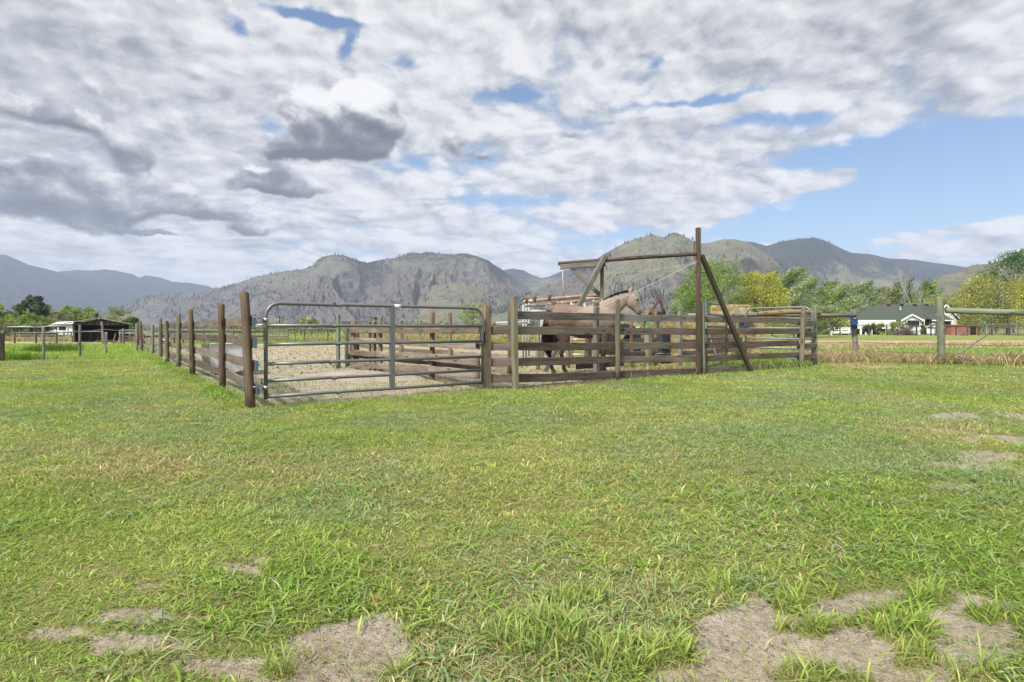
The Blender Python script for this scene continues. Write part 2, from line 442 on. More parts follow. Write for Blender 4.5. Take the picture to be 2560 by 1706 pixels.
def barn_fn(g):
    p = g.attr('gc'); x = g.node('ShaderNodeTexCoord'); o = S(g, x.outputs['Object']); ox, oy, oz = g.sep(o)
    pl = g.noise(g.xyz(g.m('FLOOR', ox * 5.0), 0.0, 3.0), 3.1, 0, .5); f = g.noise(g.vm('MULTIPLY', o, (9, 9, .8)), 1.0, 4, .6)
    gap = 1.0 - g.ss(.0, .09, g.m('FRACT', ox * 5.0))
    c = g.ramp(g.m('ADD', pl * .9 + f * .4 - .15, 0.0, clamp=True), ((.3, (.016, .011, .008)), (.52, (.045, .029, .02)), (.68, (.085, .056, .039)), (.82, (.21, .16, .115))))
    c = g.mix(gap * .8, c, (.012, .008, .006))
    return principled(g, c, .9, f, .01)
mat('barn_planks', barn_fn)
def hay_fn(g):
    o = S(g, g.node('ShaderNodeTexCoord').outputs['Object']); n = g.noise(g.vm('MULTIPLY', o, (9, 30, 24)), 1.0, 5, .68, 2.0, 1.4); b = g.noise(o, 3.0, 3, .5)
    f = g.noise(g.vm('MULTIPLY', o, (40, 46, 70)), 1.0, 3, .6)
    t = (n - .5) * .9 + (f - .5) * .6 + .5 + (b - .5) * .4
    c = g.ramp(t, ((.34, (.085, .055, .026)), (.47, (.27, .20, .095)), (.6, (.41, .325, .165)), (.76, (.55, .465, .26))))
    return principled(g, c, .9, n + f * .6, .03)
mat('hay', hay_fn)
def leaf_mat(name, trans=.35):
    def fn(g):
        c = g.attr('tint', 'Color')
        a = g.node('ShaderNodeBsdfDiffuse'); g.put(a.inputs[0], c)
        b = g.node('ShaderNodeBsdfTranslucent'); g.put(b.inputs[0], c)
        m = g.node('ShaderNodeMixShader'); m.inputs[0].default_value = trans; g.l.new(a.outputs[0], m.inputs[1]); g.l.new(b.outputs[0], m.inputs[2])
        return S(g, m.outputs[0])
    return mat(name, fn)
leaf_mat('leaf', .35); leaf_mat('blade', .42); leaf_mat('needle', .1); leaf_mat('dry_stem', .3)
# ---------------------------------------------------------------- corral frame of reference
CORNER = Vector((-3.44, 7.39, 0)); UX, UY = .807, .590            # u: along the gate and front fence, v: back along the left fence
def uv(X, Y):
    x, y = np.asarray(X, float) + 3.44, np.asarray(Y, float) - 7.39
    return x * UX + y * UY, -x * UY + y * UX
def ground_pt(u, v): return Vector((-3.44 + u * UX - v * UY, 7.39 + u * UY + v * UX, 0))
# bare earth measured in the photo: (px, py, rx, ry, strength)
BARE = ((1890, 1615, 200, 105, 1.55), (2110, 1630, 260, 84, 1.5), (2440, 1605, 230, 70, 1.4), (2205, 1495, 160, 30, 1.15), (1780, 1695, 180, 40, 1.1), (2300, 1695, 180, 36, 1.2), (2520, 1530, 130, 44, .95), (1560, 1478, 70, 16, .6),
        (2430, 1142, 230, 30, .70), (2510, 1100, 150, 18, .62), (2395, 1036, 170, 15, .64), (2545, 1040, 90, 18, .75), (2400, 1225, 140, 18, .5), (2360, 1075, 220, 16, .55), (2200, 1110, 180, 20, .32), (2530, 1180, 120, 22, .55),
        (858, 1622, 190, 52, 1.45), (700, 1690, 330, 36, 1.35), (305, 1618, 120, 34, 1.3), (150, 1588, 95, 26, 1.0), (370, 1545, 150, 22, .95), (606, 1414, 80, 14, 1.0), (672, 1386, 44, 11, .85), (385, 1468, 55, 12, .75), (290, 1452, 90, 11, .6), (520, 1500, 160, 12, .4), (1100, 1440, 160, 10, .3),
        (1210, 1688, 90, 18, .8), (1273, 1622, 40, 18, .6), (480, 1640, 90, 12, .4), (1240, 1310, 40, 5, .3))
TUFT = ((1982, 1504, 62, 32), (1954, 1566, 24, 18), (2031, 1576, 52, 24), (2259, 1582, 100, 34), (2290, 1652, 74, 40), (2010, 1690, 110, 32), (2140, 1702, 60, 16), (2440, 1692, 74, 24), (1655, 1478, 50, 24), (1790, 1468, 70, 26), (1690, 1634, 60, 44),
        (1350, 1600, 170, 80), (1560, 1650, 130, 60), (2480, 1545, 80, 20), (2330, 1500, 70, 18), (1450, 1500, 120, 30), (1870, 1440, 80, 14), (690, 1690, 60, 20), (1000, 1690, 40, 14))
def photo_xy(X, Y):
    Yc = np.maximum(Y, .4); return CX + F * X / Yc, HY + F * H / Yc
def bare_mask(X, Y):
    wx = (fbm(X * 1.7 + 70, Y * 1.7 + 3, 4, .55) - .5) * .75; wy = (fbm(X * 1.9 + 21, Y * 1.9 + 50, 4, .55) - .5) * .6
    wx = wx * np.minimum(1, Y / 3); wy = wy * np.minimum(1, Y / 3)
    px, py = photo_xy(X + wx, np.maximum(Y + wy * .7, .5)); b = np.zeros_like(px); t = np.zeros_like(px)
    n = fbm(X * 3.1 + 40, Y * 3.1 + 11, 4, .6) - .5; n2 = fbm(X * 9 + 4, Y * 9, 3, .6) - .5
    for x, y, rx, ry, k in BARE: b = np.maximum(b, k * np.exp(-((px - x) / rx) ** 2 - ((py - y) / ry) ** 2))
    px, py = photo_xy(X, Y)
    for x, y, rx, ry in TUFT: t = np.maximum(t, np.exp(-((px - x) / rx) ** 2 - ((py - y + .25 * ry) / ry) ** 2))
    b = sstep(.14, .74, b * 1.05 + n * .75 + n2 * .55 - .05) * (Y > .3)
    return b, sstep(.35, .6, t + n2 * .3)
def zones(X, Y):
    """soil, straw, lush, dry-field masks of the ground"""
    u, v = uv(X, Y); e = (fbm(X * 1.3, Y * 1.3, 4) - .5)
    inside = sstep(.02, .22, u + e * .35) * sstep(-.08, .14, v + e * .45) * (1 - sstep(9.2, 10.6, u + e * 1.5 - sstep(3.5, 8, v) * 5)) * (1 - sstep(40, 43, Y + e * 6))
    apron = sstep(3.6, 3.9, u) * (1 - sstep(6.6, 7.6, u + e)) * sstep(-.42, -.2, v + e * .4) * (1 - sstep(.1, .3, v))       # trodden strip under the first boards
    b, t = bare_mask(X, Y)
    lawnb = b * (1 - t * .9)
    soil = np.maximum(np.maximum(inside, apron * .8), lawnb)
    # hay litter
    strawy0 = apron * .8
    strawy = np.exp(-((X - 9.6) / 1.5) ** 2 - ((Y - 15.6) / .9) ** 2) * 1.1
    strawy = np.maximum(strawy, inside * sstep(3.5, 5, u) * sstep(.45, .6, fbm(X * .8 + 9, Y * .8, 3)) * .8)
    strawy = np.maximum(strawy, .8 * sstep(16.2, 17.2, Y + e) * (1 - sstep(21, 24, Y + e * 4)) * sstep(7.5, 9, X))
    strawy = np.maximum(strawy, .9 * sstep(29, 33, Y + e * 3) * (1 - sstep(47, 52, Y + e * 5)) * sstep(10, 14, X))
    strawy = np.maximum(strawy, .6 * sstep(60, 66, Y) * (1 - sstep(74, 80, Y)) * sstep(18, 26, -X))
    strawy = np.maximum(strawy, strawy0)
    lush = sstep(17, 21, Y) * sstep(9, 13, -X) * (1 - inside)
    lush = np.maximum(lush, sstep(20, 22, Y) * (1 - sstep(29, 32, Y)) * sstep(7, 10, X))
    return soil, np.clip(strawy, 0, 1), lush

# ---------------------------------------------------------------- ground
def ground_fn(g):
    z = g.attr('zone'); soil, straw, lush = g.sep(z)
    o = S(g, g.node('ShaderNodeNewGeometry').outputs['Position'])
    n1 = g.noise(o, .35, 5, .6); n2 = g.noise(o, 2.6, 6, .62); n3 = g.noise(o, 26.0, 5, .7); n4 = g.noise(o, 140.0, 3, .6)
    grass = g.ramp(n2 * .45 + n1 * .35 + n3 * .2, ((.34, (.115, .145, .036)), (.5, (.185, .215, .058)), (.64, (.255, .262, .095))))
    grass = g.mix(g.ss(.5, .7, n1) * .5, grass, (.22, .225, .085))
    gl = g.ramp(n2 * .6 + n1 * .4, ((.3, (.085, .15, .024)), (.55, (.145, .215, .038)), (.7, (.21, .25, .07))))
    grass = g.mix(lush, grass, gl)
    earth = g.ramp((n2 - .5) * .6 + (n3 - .5) * .8 + (n4 - .5) * .55 + .5, ((.26, (.155, .125, .092)), (.44, (.305, .262, .207)), (.58, (.395, .345, .278)), (.76, (.485, .435, .365))))
    clod = g.voro(o, 30.0); earth = g.mix((1.0 - g.ss(.05, .22, clod)) * g.ss(.5, .62, n3) * .7, earth, (.12, .095, .072))
    st = g.ramp(n3 * .6 + n2 * .4, ((.3, (.20, .155, .085)), (.5, (.35, .285, .165)), (.7, (.47, .395, .24))))
    th = g.noise(g.vm('MULTIPLY', o, (60, 60, 1)), 1.0, 4, .7, 2.0, 1.2); grass = g.mix(g.ss(.52, .66, th) * .75, grass, (.30, .255, .125)); grass = g.mix(g.ss(.50, .36, th) * .6, grass, (.055, .075, .018))
    c = g.mix(g.ss(.35, .65, straw + (n2 - .5) * .7), grass, st)
    c = g.mix(g.ss(.3, .7, soil + (n3 - .5) * .5), c, g.mix(g.ss(.4, .75, straw + (n2 - .5) * .8) * .7, earth, st))
    return principled(g, c, .95, n3 + n4 * .4 - (1.0 - g.ss(.05, .2, clod)) * .3, .035, 0, .1)
mat('ground', ground_fn)
az_f = np.concatenate([np.linspace(-63, 63, 560), np.linspace(65, 295, 46)]); NA = len(az_f)
rr = [.35]
while rr[-1] < 85: rr.append(rr[-1] * 1.0145)
while rr[-1] < 4300: rr.append(rr[-1] * 1.09)
rr = np.array(rr); NR = len(rr)
A_, R_ = np.meshgrid(np.radians(az_f), rr); GX, GY = R_ * np.sin(A_), R_ * np.cos(A_)
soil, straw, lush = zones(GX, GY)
GZ = -0.7 * sstep(30, 65, GY) * sstep(10, 30, -GX)
near = 1 - sstep(18, 40, R_)
GZ = GZ + near * ((fbm(GX * 1.7, GY * 1.7, 4) - .5) * .05 * (.5 + soil) + (fbm(GX * 12, GY * 12, 3) - .5) * .022 * soil - .018 * soil)
u_, v_ = uv(GX, GY)
GZ = GZ + near * .13 * np.exp(-((u_ - 3.0) / .9) ** 2 - ((v_ - 3.9) / 1.3) ** 2)                                  # the earth thrown up by the inner fence
V = np.stack([GX, GY, GZ], -1).reshape(-1, 3); V = np.vstack([V, [[0, 0, 0]]])
i, j = np.meshgrid(np.arange(NR - 1), np.arange(NA), indexing='ij'); j2 = (j + 1) % NA
Q = np.stack([i * NA + j, (i + 1) * NA + j, (i + 1) * NA + j2, i * NA + j2], -1).reshape(-1, 4)[:, ::-1]
jj = np.arange(NA); T = np.stack([np.full(NA, NR * NA), jj, (jj + 1) % NA], -1)[:, ::-1]
zz = np.stack([soil, straw, lush], -1).reshape(-1, 3); zz = np.vstack([zz, [[0, 0, 0]]])
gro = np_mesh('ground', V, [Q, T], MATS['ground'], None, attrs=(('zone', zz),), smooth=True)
tag(gro, kind='structure')

# ---------------------------------------------------------------- mountains
def hill_fn(rock, grass, forest, fo_lo, fo_hi, gr_bias, gr_amt=.95, hk=.16, gk=.08):
    def fn(g):
        o = S(g, g.node('ShaderNodeNewGeometry').outputs['Position']); nrm = g.sep(S(g, g.node('ShaderNodeNewGeometry').outputs['Normal']))[2]
        hh = g.attr('hgt', 'Fac'); gl = g.attr('gul', 'Fac')
        os_ = g.vm('MULTIPLY', o, (1, 1, .55))
        a = g.noise(os_, .011, 7, .6, 2.1, .5); b = g.noise(os_, .045, 6, .66); c = g.noise(os_, .21, 4, .68)
        gr = g.mix(g.ss(.32, .66, b * .55 + c * .45), tuple(x * .66 for x in grass), tuple(x * 1.36 for x in grass)); rk = g.mix(g.ss(.34, .64, c * .5 + b * .5), tuple(x * .52 for x in rock), tuple(x * 1.5 for x in rock))
        k = g.ss(.40, .62, a * .7 + nrm * .22 + b * .25 + (gl - .6) * .55 - .12 + gr_bias + hh * gk) * gr_amt
        base = g.mix(k, rk, gr)
        f = g.ss(fo_lo, fo_hi, a * .4 + b * .35 + c * .28 + hh * hk - (gl - .6) * .25)
        return principled(g, g.mix(f * .9, base, g.mix(c, tuple(x * .6 for x in forest), tuple(x * 1.3 for x in forest))), .95, b + c * .6, 11.0, 0, .05, 1.0)
    return fn
ROCK, GRS, FOR = (.150, .112, .100), (.20, .182, .098), (.026, .036, .024)
mat('hill_main', hill_fn((.122, .110, .104), (.145, .142, .098), FOR, .66, .76, -.16, .85, .26, .12))
mat('hill_right', hill_fn((.115, .105, .094), (.158, .156, .102), FOR, .66, .76, -.13, .95, .16, .24))
mat('hill_foot', hill_fn((.118, .10, .088), (.158, .152, .095), FOR, .76, .88, .0))
mat('hill_back', hill_fn((.125, .11, .095), (.165, .158, .10), (.022, .032, .024), .74, .84, .06, .95, .52))
mat('hill_far', hill_fn((.055, .06, .06), (.085, .09, .07), (.014, .02, .018), .36, .54, 0.0))
mat('hill_near', hill_fn((.17, .145, .11), (.145, .142, .09), FOR, .80, .9, .02))
HILLS = {}
def mountain(name, prof, D, width, mt, gully=1.0, freq=1.0, seed=0, conc=1.25, N=420, M=90, back=.5, label=None):
    """a range whose crest runs through the measured skyline at distance D; the front slope is 'width' deep"""
    prof = np.array(prof, float); px = np.linspace(prof[0, 0], prof[-1, 0], N)
    py = np.interp(px, prof[:, 0], prof[:, 1])
    ux = (px - CX) / F
    Dr = D * (1 + .10 * (fbm(ux * 5 * freq + seed, ux * 0 + seed, 3) - .5))
    zr = (HY - py) / F * Dr + H
    jag = (fbm(ux * 90 + seed, ux * 0 + 3, 3) - .5) * .006 * Dr * .25; zr = zr + jag
    zr = np.maximum(zr, .3)
    t = np.concatenate([np.linspace(0, 1, M), 1 + np.linspace(.05, 1, 14)]); tt, UX_ = np.meshgrid(t, ux, indexing='ij')
    f = np.minimum(tt, 1); bk = np.maximum(tt - 1, 0)
    Wc = width * (.45 + .55 * zr / zr.max())
    dist = (Dr - Wc)[None, :] + f * Wc[None, :] + bk * back * width
    kx = np.arange(-40, 41); kw = np.exp(-(kx / 15.0) ** 2); kw /= kw.sum(); zs_ = np.convolve(np.pad(zr, 40, mode='edge'), kw, 'valid')      # creases of the skyline soften downhill
    fk = f ** 5; hz = (zs_[None, :] * (1 - fk) + zr[None, :] * fk) * (f ** conc) * (1 - .55 * bk ** 1.2)
    lat = UX_ * D / 260.0 * freq
    warp = (fbm(lat * .9 + seed * 3, f * 2.2 + seed, 4) - .5) * 1.5
    gl = ridged(lat * 1.1 + warp + seed, f * .9 + seed * 2, 5, .55)
    gl2 = ridged(lat * 3.4 + warp * 2 + seed, f * 3 + seed, 4, .55)
    spur = ridged(lat * .45 + seed * 1.7 + warp * .6, f * .5, 2)
    env = np.sin(np.pi * np.clip(f, 0, 1) ** .8) * np.where(bk > 0, 0, 1)
    amp = zr[None, :] * env * gully
    hz = hz + amp * ((gl - .62) * .36 + (gl2 - .6) * .12 + (spur - .6) * .32)
    dist = dist + env * width * .22 * (spur - .55)
    hz = np.maximum(hz, -2)
    X = UX_ * dist; V = np.stack([X, dist, hz], -1)
    n0, n1 = V.shape[:2]; i, j = np.meshgrid(np.arange(n0 - 1), np.arange(n1 - 1), indexing='ij')
    Q = np.stack([i * n1 + j, i * n1 + j + 1, (i + 1) * n1 + j + 1, (i + 1) * n1 + j], -1).reshape(-1, 4)
    hh = np.clip(hz / zr.max(), 0, 1)
    o = np_mesh(name, V.reshape(-1, 3), [Q], MATS[mt], attrs=(('hgt', hh.ravel()), ('gul', gl.ravel())), smooth=True)
    tag(o, kind='structure'); HILLS[mt + str(seed)] = (V, hh, gl, f); return V, hh, gl, f
A2 = [(0, 700), (149, 679), (193, 675), (226, 677), (260, 674), (287, 676), (331, 686), (348, 694), (365, 689), (398, 694), (431, 705), (475, 708), (514, 713.6), (541, 724), (608, 748), (760, 790)]
A1 = [(-520, 520), (-300, 560), (-150, 612), (0, 636), (12, 637), (39, 648), (72, 662), (133, 677), (177, 693), (221, 706), (260, 726), (287, 742), (309, 759), (340, 785), (380, 815)]
B1 = [(250, 800), (282, 775), (331, 757), (376, 739.6), (392, 736), (420, 738), (475, 728.5), (525, 726), (552, 719), (586, 710), (641, 692.6), (702, 680), (757, 674), (784.6, 663), (793, 651), (807, 642), (825, 638), (840, 637), (862, 639), (889, 648), (900, 653), (917, 656.7), (967, 648), (985, 647), (1028, 630.7), (1050, 633.5), (1066, 629.6), (1099, 634.6), (1132, 637), (1155, 633), (1188, 640), (1221, 651), (1249, 673), (1276, 690), (1300, 706), (1340, 735), (1400, 775), (1450, 812)]
B2 = [(940, 815), (971, 794), (992, 778), (1012, 757), (1033, 741), (1053, 723), (1077, 715), (1104, 710.6), (1139, 706.5), (1165, 711.6), (1186, 718), (1206, 728), (1226, 739), (1251, 751), (1267, 757), (1300, 775), (1360, 812)]
C1 = [(1150, 640), (1200, 645), (1229, 658), (1258, 676), (1281, 672), (1310, 676), (1324, 684.5), (1353, 696), (1373, 691), (1408, 677.6), (1443, 670), (1540, 690)]
D1 = [(1130, 815), (1180, 800), (1240, 774), (1304, 742), (1344, 722), (1391, 705), (1431, 684.5), (1460, 664), (1489, 650), (1512, 635), (1547, 615), (1570, 603.6), (1599, 595), (1628, 586), (1639, 589), (1662, 594), (1672, 587), (1685, 582), (1700, 586), (1708, 589), (1729, 600.7), (1755, 609), (1778, 606.5), (1807, 599.5), (1836, 598), (1865, 604), (1900, 625), (1951, 660), (2009, 700), (2067, 725), (2150, 745), (2260, 770), (2400, 800)]
E1 = [(1780, 640), (1836, 600), (1880, 605), (1917, 615), (1946, 606.5), (1992, 598), (2038, 595), (2061, 601), (2090, 615), (2125, 631), (2171, 640), (2223, 656), (2287, 690), (2340, 715), (2420, 760)]
E2 = [(2060, 640), (2125, 632), (2171, 635), (2223, 646), (2287, 650), (2344, 658.5), (2385, 664), (2411, 668), (2450, 680), (2560, 720), (2700, 760)]
F1 = [(2180, 805), (2250, 765), (2287, 731), (2315, 713), (2356, 690), (2402, 676), (2431, 662.6), (2471, 659.7), (2506, 653), (2530, 641), (2547, 630), (2560, 621), (2700, 560), (2950, 520), (3300, 560)]
mountain('mountain_far', A2, 4200, 1500, 'hill_far', .5, .5, 1)
mountain('mountain_left', A1, 3500, 1700, 'hill_far', .6, .5, 2)
mountain('mountain_gap', C1, 2900, 900, 'hill_back', .5, .8, 3)
VB = mountain('mountain_middle', B1, 1900, 800, 'hill_main', 1.2, 1.5, 4, N=900, M=190)
VB2 = mountain('foothill_middle', B2, 1420, 420, 'hill_foot', .5, 1.0, 5)
mountain('mountain_right_far', E2, 2700, 900, 'hill_far', .4, .7, 8)
VE = mountain('mountain_right_back', E1, 2200, 800, 'hill_back', .55, .8, 6)
VD = mountain('mountain_right', D1, 1300, 620, 'hill_right', 1.15, 1.5, 7, N=900, M=190)
VF = mountain('foothill_right', F1, 800, 380, 'hill_near', .5, 1.0, 9)
# scattered pines on the slopes: one mass per slope
def pines(name, data, n, hmin, hmax, key, label):
    V, hh, gl, f = data; a, b = V.shape[:2]; out = []; r = rng
    cand = r.integers(0, a * b, n * 14); P = V.reshape(-1, 3)[cand]; ok = key(P, hh.ravel()[cand], gl.ravel()[cand], f.ravel()[cand])
    P = P[r.random(len(P)) < ok][:n]; m = len(P)
    P = P + np.stack([r.normal(0, 4, m), r.normal(0, 5, m), np.zeros(m)], -1)
    hgt = r.uniform(hmin, hmax, m) * (.7 + .6 * r.random(m) ** 2); w = hgt * r.uniform(.17, .27, m); K = 5
    an = np.arange(K) * 2 * np.pi / K
    ring = np.stack([np.cos(an), np.sin(an), np.zeros(K)], -1)[None] * w[:, None, None] + P[:, None, :] - np.array([0, 0, 1.0])
    tip = P + np.stack([r.normal(0, .1, m), np.zeros(m), hgt], -1)
    v = np.concatenate([ring, tip[:, None]], 1).reshape(-1, 3); base = np.arange(m)[:, None] * (K + 1)
    tr = np.stack([base + np.arange(K)[None], base + (np.arange(K)[None] + 1) % K, np.broadcast_to(base + K, (m, K))], -1).reshape(-1, 3)
    col = np.repeat(np.array([.022, .032, .02])[None] * r.uniform(.6, 1.5, (m, 1)), K + 1, 0)
    o = np_mesh(name, v, [tr], MATS['needle'], color=col); tag(o, label, 'trees', kind='stuff'); return o
pn = lambda P, s: fbm(P[:, 0] * s + 50, P[:, 1] * s + 20, 3)
pines('hillside_pines', VB, 5200, 4, 8.5, lambda P, h, gl, f: sstep(.48, .62, pn(P, .010)) * .9 * (f < .99) + .9 * (f > .96) * (h > .5) * (f <= 1.02) + .05, 'dark pines scattered over the broad mountain in the middle')
pines('hillside_pines', VD, 3000, 3.5, 8, lambda P, h, gl, f: sstep(.56, .70, pn(P, .011)) * .9 + .35 * (f > .97) * (f <= 1.02) * (h > .55) * (P[:, 0] < 420) + .02 + .5 * sstep(.5, .62, pn(P, .02)) * (P[:, 0] > 560) * (h > .3) * (h < .85), 'pine clumps on the grassy slopes of the right mountain')
pines('hillside_pines', VE, 4200, 5, 9, lambda P, h, gl, f: sstep(.42, .55, pn(P, .006) + (h - .7) * .35) + .03, 'dense pines on the mountain behind the bare right slope')
pines('hillside_pines', VF, 50, 4, 6, lambda P, h, gl, f: (f > .97) * .3 + .01, 'few small pines on the low hill behind the maple')
# ---------------------------------------------------------------- haze
hv = bpy.data.materials.new('haze'); hv.use_nodes = True; hv.node_tree.nodes.clear(); g = G(hv.node_tree)
vo = g.node('ShaderNodeVolumePrincipled'); vo.inputs['Color'].default_value = (.50, .59, .79, 1); vo.inputs['Density'].default_value = .0002; vo.inputs['Anisotropy'].default_value = 0.0
ho = g.node('ShaderNodeOutputMaterial'); g.l.new(vo.outputs[0], ho.inputs['Volume'])
mb = MB().box((0, 1200, 279), (9600, 9400, 562)); hz_ = mb.build('haze', hv); tag(hz_, kind='stuff', label='thin blue valley haze', cat='haze')
# ---------------------------------------------------------------- fences
def fpost(parent, x, y, top, r, m, lean=(0, 0), sq=False, z0=-.08, n=10, name='post'):
    b = MB(); k = random.uniform(.96, 1.04)
    zb = gz(x, y) + z0
    if sq:
        b.beam((x, y, zb), (x + lean[0], y + lean[1], top), r * 2, r * 2 * k, side=(UX, UY, 0), seg=4, bev=.008, wob=.004)
    else:
        pts = [(x + lean[0] * t + random.uniform(-1, 1) * .006, y + lean[1] * t + random.uniform(-1, 1) * .004, zb + (top - zb) * t) for t in (0, .2, .4, .6, .8, .985, 1)]
        b.tube(pts, [r * 1.08, r * 1.03, r, r * 1.01, r * .98, r * .95, r * .80], n, jit=.035)
    return b.build(name, MATS[m], parent, smooth=not sq)
def fboard(parent, p0, p1, w, h, m='board_wood', seg=6, name='board', side=None):
    return MB().beam(p0, p1, w, h, side=side, seg=seg, bev=.005, wob=.009).build(name, MATS[m], parent)

# the fence running back along the lawn
posts = [(-3.44, 7.39, 1.535, .060, (-.085, .0)), (-5.14, 9.94, 1.49, .055, (-.01, 0)), (-7.26, 12.75, 1.487, .058, (-.06, 0)), (-9.1, 15.3, 1.454, .056, (0, 0)), (-10.57, 17.2, 1.29, .058, (-.03, 0)),
         (-13.0, 20.75, 1.44, .060, (-.02, 0)), (-15.0, 23.4, 1.22, .056, (-.02, 0)), (-17.1, 25.9, 1.40, .060, (-.08, 0)), (-19.6, 29.6, 1.30, .055, (0, 0)), (-22.2, 33.3, 1.22, .055, (0, 0)), (-25.2, 37.6, 1.30, .055, (.05, 0)), (-27.9, 41.5, 1.18, .055, (0, 0))]
lf = thing('board_fence', 'long four-board fence on round posts running back beside the lawn to the barn', 'fence', posts[0][:2] + (0,))
NV = Vector((UX, UY, 0)); NV_ = NV                                   # towards the pen
for k, (x, y, t, r, ln) in enumerate(posts):
    fpost(lf, x, y, t + gz(x, y) * (k > 8), r, 'post_wood' if k in (0, 1, 2, 7, 9) else 'grey_post' if k < 8 else 'pale_post', ln)
lz = (1.15, .86, .56, .25)
def off(p, lean, z, top, dn): return Vector((p[0] + lean[0] * z / top, p[1], 0)) + NV * dn
for k in range(len(posts) - 1):
    a, b = posts[k], posts[k + 1]
    for q, z in enumerate(lz):
        za, zb = z + random.uniform(-.015, .015) + gz(a[0], a[1]) - (0 if k else .0), z + random.uniform(-.02, .02) + gz(b[0], b[1])
        A = off(a, a[4], z, a[2], a[3] + .022); B = off(b, b[4], z, b[2], b[3] + .022)
        d_ = (B - A).normalized()
        A = A - d_ * (.10 if k == 0 else .0); B = B - d_ * .004
        A.z, B.z = za, zb
        o = fboard(lf, A, B, .038, .135, 'board_wood' if k < 5 else 'silver_wood', 6 if k < 4 else 2, side=NV)
        if k == 0:                                                   # painted end grain
            MB().beam(A - d_ * .012, A, .040, .137, side=NV, bev=.004).build('painted_end', MATS['blue_paint'], o)
# front fence right of the gate
Rp = Vector((-.44, 9.68, 0)); Ap = Vector((.06, 9.66, 0)); Bp = Vector((2.18, 11.56, 0)); Cp = Vector((4.34, 12.82, 0)); Dp = Vector((7.77, 15.05, 0)); Ep = Vector((8.77, 16.2, 0))
ff = thing('board_fence', 'five-board fence on pale posts between the tube gate and the hay pen, horse behind it', 'fence', tuple(Rp))
fpost(ff, Rp.x, Rp.y, 1.446, .062, 'pale_post', sq=True)
fpost(ff, Ap.x, Ap.y, 1.60, .048, 'grey_post', (-.03, 0), sq=True)
fpost(ff, Bp.x, Bp.y, 1.655, .050, 'grey_post', (0, 0))
fpost(ff, Cp.x + .04, Cp.y, 1.66, .046, 'green_post', (-.02, 0))
fpost(ff, Dp.x, Dp.y, 1.65, .060, 'grey_post', (.06, 0))
fpost(ff, Ep.x, Ep.y, 1.71, .055, 'green_post', (-.01, 0))
hz4 = {'R': (1.27, 1.02, .745, .465, .185), 'A': (1.29, 1.02, .74, .47, .185), 'B': (1.29, .995, .69, .405, .09), 'C': (1.272, .98, .66, .36, .08), 'D': (1.262, .978, .66, .35, .08)}
segs = (('R', Rp, 'A', Ap), ('A', Ap, 'B', Bp), ('B', Bp, 'C', Cp), ('C', Cp, 'D', Dp))
for na, a, nb, b in segs:
    dn = Vector((-(b - a).y, (b - a).x, 0)).normalized()
    ad = .075 if na != 'R' else .085
    for q in range(5):
        if na == 'R' and q == 0: continue
        A = a + dn * (ad if na != 'R' else .0) ; B = b + dn * .075
        if na == 'R': A = a + (b - a).normalized() * .05 + dn * .05
        A.z, B.z = hz4[na][q], hz4[nb][q]
        fboard(ff, A, B - (B - A).normalized() * .003, .040, (.142, .148, .146, .144, .15)[q], 'silver_wood' if q == 0 and na != 'C' else 'board_wood', 6, side=dn)
dn = Vector((-(Ep - Dp).y, (Ep - Dp).x, 0)).normalized()
for z in (1.20, .885, .57, .26):
    A = Dp + dn * .09; B = Ep + dn * -.02 - (Ep - Dp).normalized() * .03; A.z = B.z = z
    fboard(ff, A, B, .04, .14, 'board_wood', 2, side=dn)

# inner fence from the gate post straight back: posts and boards on both faces
NP = [(-1.67, 11.73, 1.40, .055), (-3.26, 13.88, 1.34, .055), (-4.31, 15.25, 1.25, .07)]
inf = thing('board_fence', 'rough four-board fence leading back from the latch post inside the dirt pen', 'fence', (NP[0][0], NP[0][1], 0))
for k, (x, y, t, r) in enumerate(NP): fpost(inf, x, y, t, r, 'orange_post' if k != 1 else 'pale_post', n=9, name='post')
for (x, y) in ((-3.42, 14.0), (-3.60, 14.22)): fpost(inf, x, y, 1.22, .028, 'post_wood', sq=True, name='upright')
chain = [(-.50, 9.80)] + [(x, y) for x, y, _, _ in NP]
zs = [(1.03, .75, .48, .245), (1.03, .74, .45, .20), (1.02, .74, .42, .13), (1.01, .74, .40, .08)]
VN = Vector((UX, UY, 0))
for k in range(3):
    a, b = Vector((*chain[k], 0)), Vector((*chain[k + 1], 0))
    for q in range(4):
        A = a - VN * .085; B = b - VN * .085; A.z, B.z = zs[k][q], zs[k + 1][q]
        fboard(inf, A, B, .042, (.155, .14, .145, .155)[q], 'inner_wood', 5, side=VN)
    for q, z in ((1, .33),):
        A = a + VN * .085; B = b + VN * .085; A.z, B.z = z + .02, z - .02
        fboard(inf, A, B, .04, .13, 'board_wood', 4, side=VN)
# pen doorway at the far end of that fence
pd = thing('pen_doorway', 'narrow plank doorway with a tall round post inside the dirt pen', 'doorway', (-4.6, 15.0, 0))
fpost(pd, -4.64, 14.95, 1.43, .055, 'green_post')
MB().beam((-4.63, 15.2, 1.19), (-4.28, 15.5, 1.18), .04, .13).build('crosspiece', MATS['silver_wood'], pd)
for x, y in ((-4.50, 15.25), (-4.26, 15.45)):
    MB().beam((x, y, 0), (x, y, 1.15), .10, .04, side=(1, 0, 0), seg=3, wob=.004).build('upright', MATS['silver_wood'], pd)
MB().beam((-4.53, 15.22, .2), (-4.25, 15.44, .2), .035, .34).build('kickboard', MATS['silver_wood'], pd)
MB().tube([(-4.72, 14.85, .05), (-4.78, 14.78, .10), (-4.74, 14.74, .16), (-4.66, 14.80, .12), (-4.70, 14.86, .04), (-4.78, 14.82, .02)], .016, 6).build('rope_coil', MATS['rope_fibre'], pd, True)
